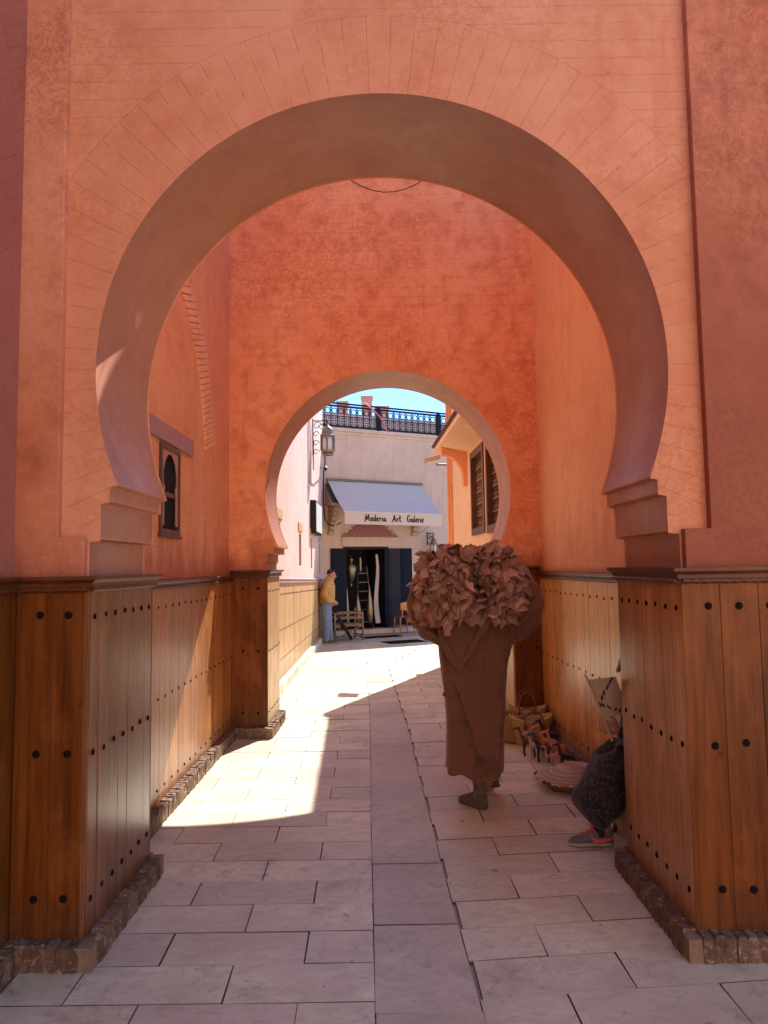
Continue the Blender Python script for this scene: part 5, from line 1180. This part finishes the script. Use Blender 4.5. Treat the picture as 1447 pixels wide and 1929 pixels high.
# the square palm fan in her hand
fa = empty('hand_fan', (1.40, 4.46, .66), 'square woven palm fan with purple zigzag held up by the seated person', 'fan')
a_, b_, c_, d_ = Vector((1.243, 4.46, 1.030)), Vector((1.413, 4.45, 1.048)), Vector((1.499, 4.45, .818)), Vector((1.329, 4.46, .800))
N_ = 20
def FQ(u, v, o_=0): # u from stick to far edge, v from top to bottom
    p = a_.lerp(b_, u).lerp(d_.lerp(c_, u), v); return p + Vector((0, -o_ + .006 * math.sin(u * 3), 0))
def fan_mat():
    t = NT('woven_fan_leaf'); p = t.pos(); n_ = t.noise(p, 60, 5, .6)
    c = t.mix(n_, (0.50, 0.38, 0.22), (0.66, 0.52, 0.32))
    q = t.scale(p, (1, 1, 1)); w_ = t.n('TexWave', Vector=t.n('Mapping', Vector=p, Rotation=(0, math.radians(27), 0)).outputs[0], Scale=48.0, Distortion=1.0, Detail=2.0).outputs['Fac']
    c = t.mix(t.m('MULTIPLY', w_, .3), c, (0.32, 0.22, 0.11))
    return t.out(Base__Color=c, Roughness=.8, Normal=t.bump(w_, .5, .003))
M['fan'] = fan_mat()
rs = [[FQ(i / N_, j / 12) for i in range(N_ + 1)] + [FQ(i / N_, j / 12, -.004) for i in range(N_, -1, -1)] for j in range(13)]
leafo = MB().rings(rs).build('leaf', M['fan'], fa, 40)
st0, st1 = a_ + (a_ - d_).normalized() * .035, d_ + (d_ - a_).normalized() * .15
MB().tube([st0 - Vector((.004, 0, 0)), a_, d_, st1], [.007, .007, .008, .008], 8).build('handle', M['fan'], fa, 60)
def patch(cu, cv, su, sv, sk=0.0):
    mb = MB(); q = [(cu - su, cv - sv + sk), (cu + su, cv - sv - sk), (cu + su, cv + sv - sk), (cu - su, cv + sv + sk)]
    mb.prism(q, lambda u, v: FQ(u, v, .0006), lambda u, v: FQ(u, v, .0022)); mb.build('purple_weave', M['plumw'], leafo)
for cu, cv, su, sv, sk in ((.06, .66, .06, .055, -.03), (.18, .68, .05, .05, -.03), (.24, .50, .055, .055, .05), (.38, .38, .055, .05, .05), (.58, .245, .065, .04, .06), (.72, .13, .06, .035, .05), (.84, .05, .06, .03, .03), (.36, .76, .055, .04, -.045), (.56, .83, .05, .03, .03), (.68, .87, .05, .03, .04), (.86, .94, .05, .028, .05), (.95, .93, .04, .03, .04)): patch(cu, cv, su, sv, sk)
for i in range(24):
    v = .03 + i * .042; mb = MB(); mb.tube([FQ(-.012, v, .006), FQ(.035, v - .012, .003)], .0022, 5); mb.build('binding_stitch', M['woodd'], leafo)

# ------------------------------------------------------------------ baskets
def bag(loc, rz, label, w=.215, dpt=.13, h=.265, hand_h=.12, mat='straw'):
    o = empty('basket', loc, label, 'basket', 'straw shopping baskets by the wood panelling'); R = Matrix.Rotation(rz, 3, 'Z'); c = Vector(loc); n = 32
    T = lambda p: c + R @ Vector(p); rs = []
    for t in [i / 9 for i in range(10)] + [1.0, .96, .55, .1]:
        pass
    def ring_(t, ins):
        k_ = .66 + .34 * t ** .7; out = []
        for i in range(n):
            a = 2 * PI * i / n; x, y = (w * k_ - ins) * math.cos(a), (dpt * (.75 + .25 * t) - ins) * math.sin(a)
            z = h * t * (1 - .12 * t * (1 - abs(math.cos(a)) ** 1.5) ) + (.018 * abs(math.cos(a)) ** 3 * t)
            out.append(T((x, y, max(z, .002))))
        return out
    mb = MB(); mb.rings([ring_(t, 0) for t in (0, .03, .15, .3, .45, .6, .75, .9, 1.0)] + [ring_(1.0, .010)] + [ring_(t, .012) for t in (.8, .5, .2, .04)])
    b_ = mb.build('body', M[mat], o, 40)
    rim = MB(); rp = ring_(1.0, .004); rim.tube(rp + [rp[0]], .0065, 6, False); rim.build('rim', M['strawl'], o, 60)
    for i in range(1, 9): 
        q = ring_(i / 9, -.001); mb = MB().tube(q + [q[0]], .0028, 4, False); mb.build('plait_seam', M['strawd'], b_, 60)
    for sy in (-1, 1):
        yy = sy * (dpt + .004); x0 = w * .42
        pts = [(-x0, yy, h * .70), (-x0, yy * .97, h * .86)] + [(-x0 * math.cos(PI * i / 12), yy * (.97 - .25 * math.sin(PI * i / 12)), h * .9 + hand_h * math.sin(PI * i / 12) ** .75) for i in range(13)] + [(x0, yy * .97, h * .86), (x0, yy, h * .70)]
        hl = MB().tube([T(p) for p in pts], .0085, 7).build('handle', M['tan'], o, 60)
        for s in (-1, 1): MB().ell(T((s * x0, yy * .985, h * .70)), (.024, .009, .03), 10, 8, R).build('leather_patch', M['tan'], hl, 60)
    return o
bag((1.405, 7.10, 0), .08, 'front straw basket with leather handles, wide open, behind the carved animals', .215, .13, .262, .085)
bag((1.42, 7.36, 0), -.1, 'rear straw basket with one tall looped handle against the far pier', .20, .11, .30, .19)
o = empty('basket', (1.22, 7.18, 0), 'old darker round basket half hidden behind the robe, left of the handled baskets', 'basket', 'straw shopping baskets by the wood panelling')
MB().lathe([(.10, .002), (.135, .05), (.15, .15), (.145, .26), (.135, .27), (.138, .15), (.09, .02)], (1.22, 7.20, 0), 22).build('body', M['strawd'], o, 40)
for i in range(7): MB().torus((1.22, 7.20, .03 + i * .037), [.122, .137, .146, .151, .152, .149, .146][i], .004, 'z', 20, 4).build('coil', M['strawd'], o, 60)
# ------------------------------------------------------------------ carved animals
def animal(loc, rz, H, mat, label, kind='giraffe', neck=1.0, lean=.25):
    """small carved long-necked animal; height H; faces +x before turning"""
    o = empty('carved_animal', loc, label, 'figurine', 'carved wooden animals in a row on the paving'); R = Matrix.Rotation(rz, 3, 'Z'); c = Vector(loc); T = lambda p: c + R @ (Vector(p) * H)
    mb = MB(); S = H
    L_ = lambda pts, rad: limb(mb, [T(p) for p in pts], [r * S for r in rad], 8)
    if kind == 'camel':
        L_([(-.26, 0, .50), (0, 0, .53), (.22, 0, .50)], [.10, .13, .10]); L_([(0, 0, .58), (.0, 0, .72)], [.12, .055])
        L_([(.24, 0, .50), (.40, 0, .48), (.48, 0, .66), (.50, 0, .86)], [.085, .06, .05, .045]); L_([(.50, 0, .88), (.60, 0, .90), (.68, 0, .86)], [.055, .045, .03])
        for x in (-.22, .20):
            for y in (-.07, .07): L_([(x, y, .45), (x + .02, y, .24), (x, y, .03)], [.055, .035, .032])
    else:
        L_([(-.20, 0, .46), (0, 0, .50), (.16, 0, .54)], [.085, .10, .085]); L_([(.16, 0, .55), (.20 + lean * .4, 0, .72), (.20 + lean, 0, .92 * neck)], [.08, .052, .040])
        L_([(.20 + lean, 0, .94 * neck), (.32 + lean, 0, .93 * neck), (.42 + lean, 0, .87 * neck)], [.050, .042, .026])
        for y in (-.03, .03): L_([(.18 + lean, y, .97 * neck), (.14 + lean, y * 1.6, 1.03 * neck)], [.018, .014])
        for x, y in ((-.19, -.05), (-.17, .06), (.14, -.06), (.17, .05)): L_([(x, y, .44), (x + .015, y, .24), (x - .01, y, .03)], [.048, .030, .028])
    L_([(-.27, 0, .48), (-.33, 0, .38), (-.33, 0, .28)], [.022, .016, .013])
    L_([(.16, 0, .5), (.2, 0, .5)], [.06, .05])
    pass
    place('body', fuse(mb, M[mat], max(.0035, S * .016), 2, .4), Matrix.Identity(4), o)
    for s in (-1, 1):
        p = (.56, s * .035, .90) if kind == 'camel' else (.27 + lean, s * .042, .94 * neck); MB().ell(T(p), (S * .012,) * 3, 6, 5).build('eye', M['ink'], o)
    return o
animal((1.29, 6.62, 0), PI * .93, .27, 'maroon', 'maroon painted carved giraffe, leftmost of the row below the baskets', lean=.12)
animal((1.335, 6.52, 0), PI * .88, .245, 'celadon', 'pale green painted carved giraffe beside the maroon one', lean=.10)
animal((1.375, 6.42, 0), PI * .95, .265, 'ebony', 'black carved giraffe with slim legs in front of the pale green one', lean=.10)
animal((1.455, 6.56, 0), PI * 1.02, .30, 'olive', 'tallest orange wood giraffe with its head lifted toward the baskets', lean=.12)
animal((1.50, 6.42, 0), PI * 1.0, .285, 'olive', 'orange wood giraffe standing second in line along the brick plinth', lean=.10)
animal((1.52, 6.75, 0), PI * 1.1, .32, 'ebony', 'dark spotted giraffe partly hidden at the basket corner', lean=.15)
animal((1.46, 6.25, 0), PI * .96, .20, 'olive', 'small orange wood camel in the middle of the row', 'camel')
animal((1.50, 6.11, 0), PI * 1.05, .255, 'ebony', 'dark carved bird-necked animal arching above the last camel', lean=.06)
animal((1.505, 5.98, 0), PI * .98, .185, 'olive', 'chunky orange wood camel nearest the woven trays', 'camel')
# ------------------------------------------------------------------ woven trays
tb = empty('woven_tray', (1.42, 5.74, 0), 'round coiled grass basket lid with dyed edge lying over a shallow bowl', 'tray')
cx, cy = 1.425, 5.74
MB().lathe([(.10, .004), (.15, .012), (.205, .05), (.225, .085), (.215, .085), (.19, .05), (.10, .016)], (cx, cy, 0), 32).build('bowl', M['straw'], tb, 40)
for i in range(5): MB().torus((cx, cy, .016 + i * .015), .158 + .017 * i + (.006 if i < 3 else 0), .006, 'z', 28, 5).build('coil', M['strawd'], tb, 60)
lid = MB().lathe([(.02, .128), (.10, .118), (.19, .096), (.255, .076), (.258, .070), (.19, .084), (.02, .112)], (cx, cy, 0), 36).build('lid', M['strawl'], tb, 40)
for i in range(13): 
    r = .03 + .018 * i; z = .1275 - .012 * (i / 5) - .0026 * i + (.008 if i > 8 else 0) * 0
    z = .129 - .052 * ((r - .02) / .235) ** 1.9
    MB().torus((cx, cy, z + .002), r, .0075, 'z', 30, 5).build('coil', M['strawl'], lid, 60)
for i in range(36):
    a = 2 * PI * i / 36; r = .258; mt = ['strawl', 'coral', 'strawl', 'plumw', 'darkg', 'strawl'][i % 6]
    MB().ell((cx + r * math.cos(a), cy + r * math.sin(a), .074), (.020, .018, .010), 8, 6, Matrix.Rotation(a, 3, 'Z')).build('edge_loop', M[mt], lid, 60)
for i in range(10):
    a = 3.6 + i * .26; r = .15 + .04 * (i % 2); MB().ell((cx + r * math.cos(a), cy + r * math.sin(a), .112 - (r - .14) * .3), (.024, .018, .007), 8, 6, Matrix.Rotation(a, 3, 'Z')).build('dyed_stitch', M[['darkg', 'plumw', 'darkg'][i % 3]], lid, 60)
td = empty('woven_disc', (1.50, 5.80, .13), 'small flat pale woven disc resting on the dyed basket lid', 'tray')
MB().lathe([(.02, .140), (.13, .138), (.142, .132), (.13, .126), (.02, .126)], (1.50, 5.79, 0), 30).build('disc', M['strawl'], td, 40)
for i in range(6): MB().torus((1.50, 5.79, .1395), .02 + .021 * i, .006, 'z', 26, 5).build('coil', M['strawl'], td, 60)

# ------------------------------------------------------------------ the man leaning by the shop
ps = empty('person', (-1.33, 16.5, 0), 'person in a mustard quilted jacket and jeans leaning on the street wall', 'person')
mb = MB(); mc = Vector((-1.235, 16.5, 1.565)); head(mb, mc, (1, .05, -.05))
limb(mb, [(-1.31, 16.5, 1.38), (-1.34, 16.5, 1.15), (-1.36, 16.5, .92)], [.13, .14, .13])
for s in (-1, 1):
    limb(mb, [(-1.36, 16.5 + s * .08, .9), (-1.32 + .02 * s, 16.5 + s * .08, .5), (-1.34 + .08 * (s > 0), 16.5 + s * .09, .09)], [.08, .055, .04])
    limb(mb, [(-1.31, 16.5 + s * .19, 1.37), (-1.37, 16.5 + s * .235, 1.12), (-1.20, 16.5 + s * .17, .96)], [.055, .045, .03]); hand(mb, (-1.20, 16.5 + s * .17, .96), (.75, -s * .2, -.6), (0, -s, 0), s, 1.0, .5)
place('body', fuse(mb, M['skin'], .009, 2), Matrix.Identity(4), ps); eyes(ps, mc, (1, .05, -.05))
mb = MB(); mb.ell(mc + Vector((-.022, 0, .052)), (.090, .080, .080), 14, 10); place('hair', fuse(mb, M['hair'], .008, 1), Matrix.Identity(4), ps)
mb = MB(); mb.tube([mc + Vector((.05, -.075, .085)), mc + Vector((.085, -.03, .098)), mc + Vector((.085, .03, .098)), mc + Vector((.05, .075, .085))], .014, 7); mb.build('sunglasses', M['ink'], ps, 60)
mb = MB(); limb(mb, [(-1.30, 16.5, 1.42), (-1.325, 16.5, 1.30), (-1.345, 16.5, 1.10), (-1.345, 16.5, .96)], [.115, .165, .185, .175], 16); mb.ell((-1.30, 16.5, 1.37), (.12, .22, .085))
limb(mb, [(-1.27, 16.5, 1.42), (-1.26, 16.5, 1.455)], [.085, .08])
for s in (-1, 1): limb(mb, [(-1.31, 16.5 + s * .19, 1.36), (-1.385, 16.5 + s * .255, 1.13), (-1.30, 16.5 + s * .22, 1.0), (-1.23, 16.5 + s * .185, .965)], [.085, .08, .072, .058], 12)
me = fuse(mb, M['jacket'], .010, 3)
for v, n_ in zip(me.vertices, [v.normal.copy() for v in me.vertices]): v.co += n_ * (.008 * abs(math.sin(v.co.z * 38)) ** .6 + .006 * noise.noise(v.co * 9))
place('jacket', me, Matrix.Identity(4), ps)
mb = MB()
mb.ell((-1.36, 16.5, .90), (.155, .185, .13))
for s in (-1, 1): limb(mb, [(-1.36, 16.5 + s * .085, .88), (-1.345 + .02 * s, 16.5 + s * .09, .50), (-1.36 + .08 * (s > 0), 16.5 + s * .10, .09)], [.125, .092, .072], 12)
me = fuse(mb, M['jeans'], .009, 3)
for v, n_ in zip(me.vertices, [v.normal.copy() for v in me.vertices]): v.co += n_ * (.008 * noise.noise(Vector((v.co.x * 14, v.co.y * 10, v.co.z * 22))))
place('jeans', me, Matrix.Identity(4), ps)
for s in (-1, 1): shoe('shoe', (-1.42 + .08 * (s > 0), 16.5 + s * .10, .0), (-1.15 + .08 * (s > 0), 16.5 + s * .13 - .02, .0), 'suede', ps, .095, .05)
# cigarette end on the paving at the right edge
ce = empty('cigarette_end', (1.66, 3.16, 0), 'crushed cigarette end on the paving by the right pier', 'litter')
MB().tube([(1.668, 3.15, .007), (1.690, 3.135, .007)], .0045, 8).build('paper', M['white'], ce, 60); MB().tube([(1.648, 3.163, .007), (1.668, 3.15, .007)], .0045, 8).build('filter', M['stool'], ce, 60)
for o in COL.objects:
    if o.parent is None and o.get('category') and not o.get('kind'): o['kind'] = 'thing'
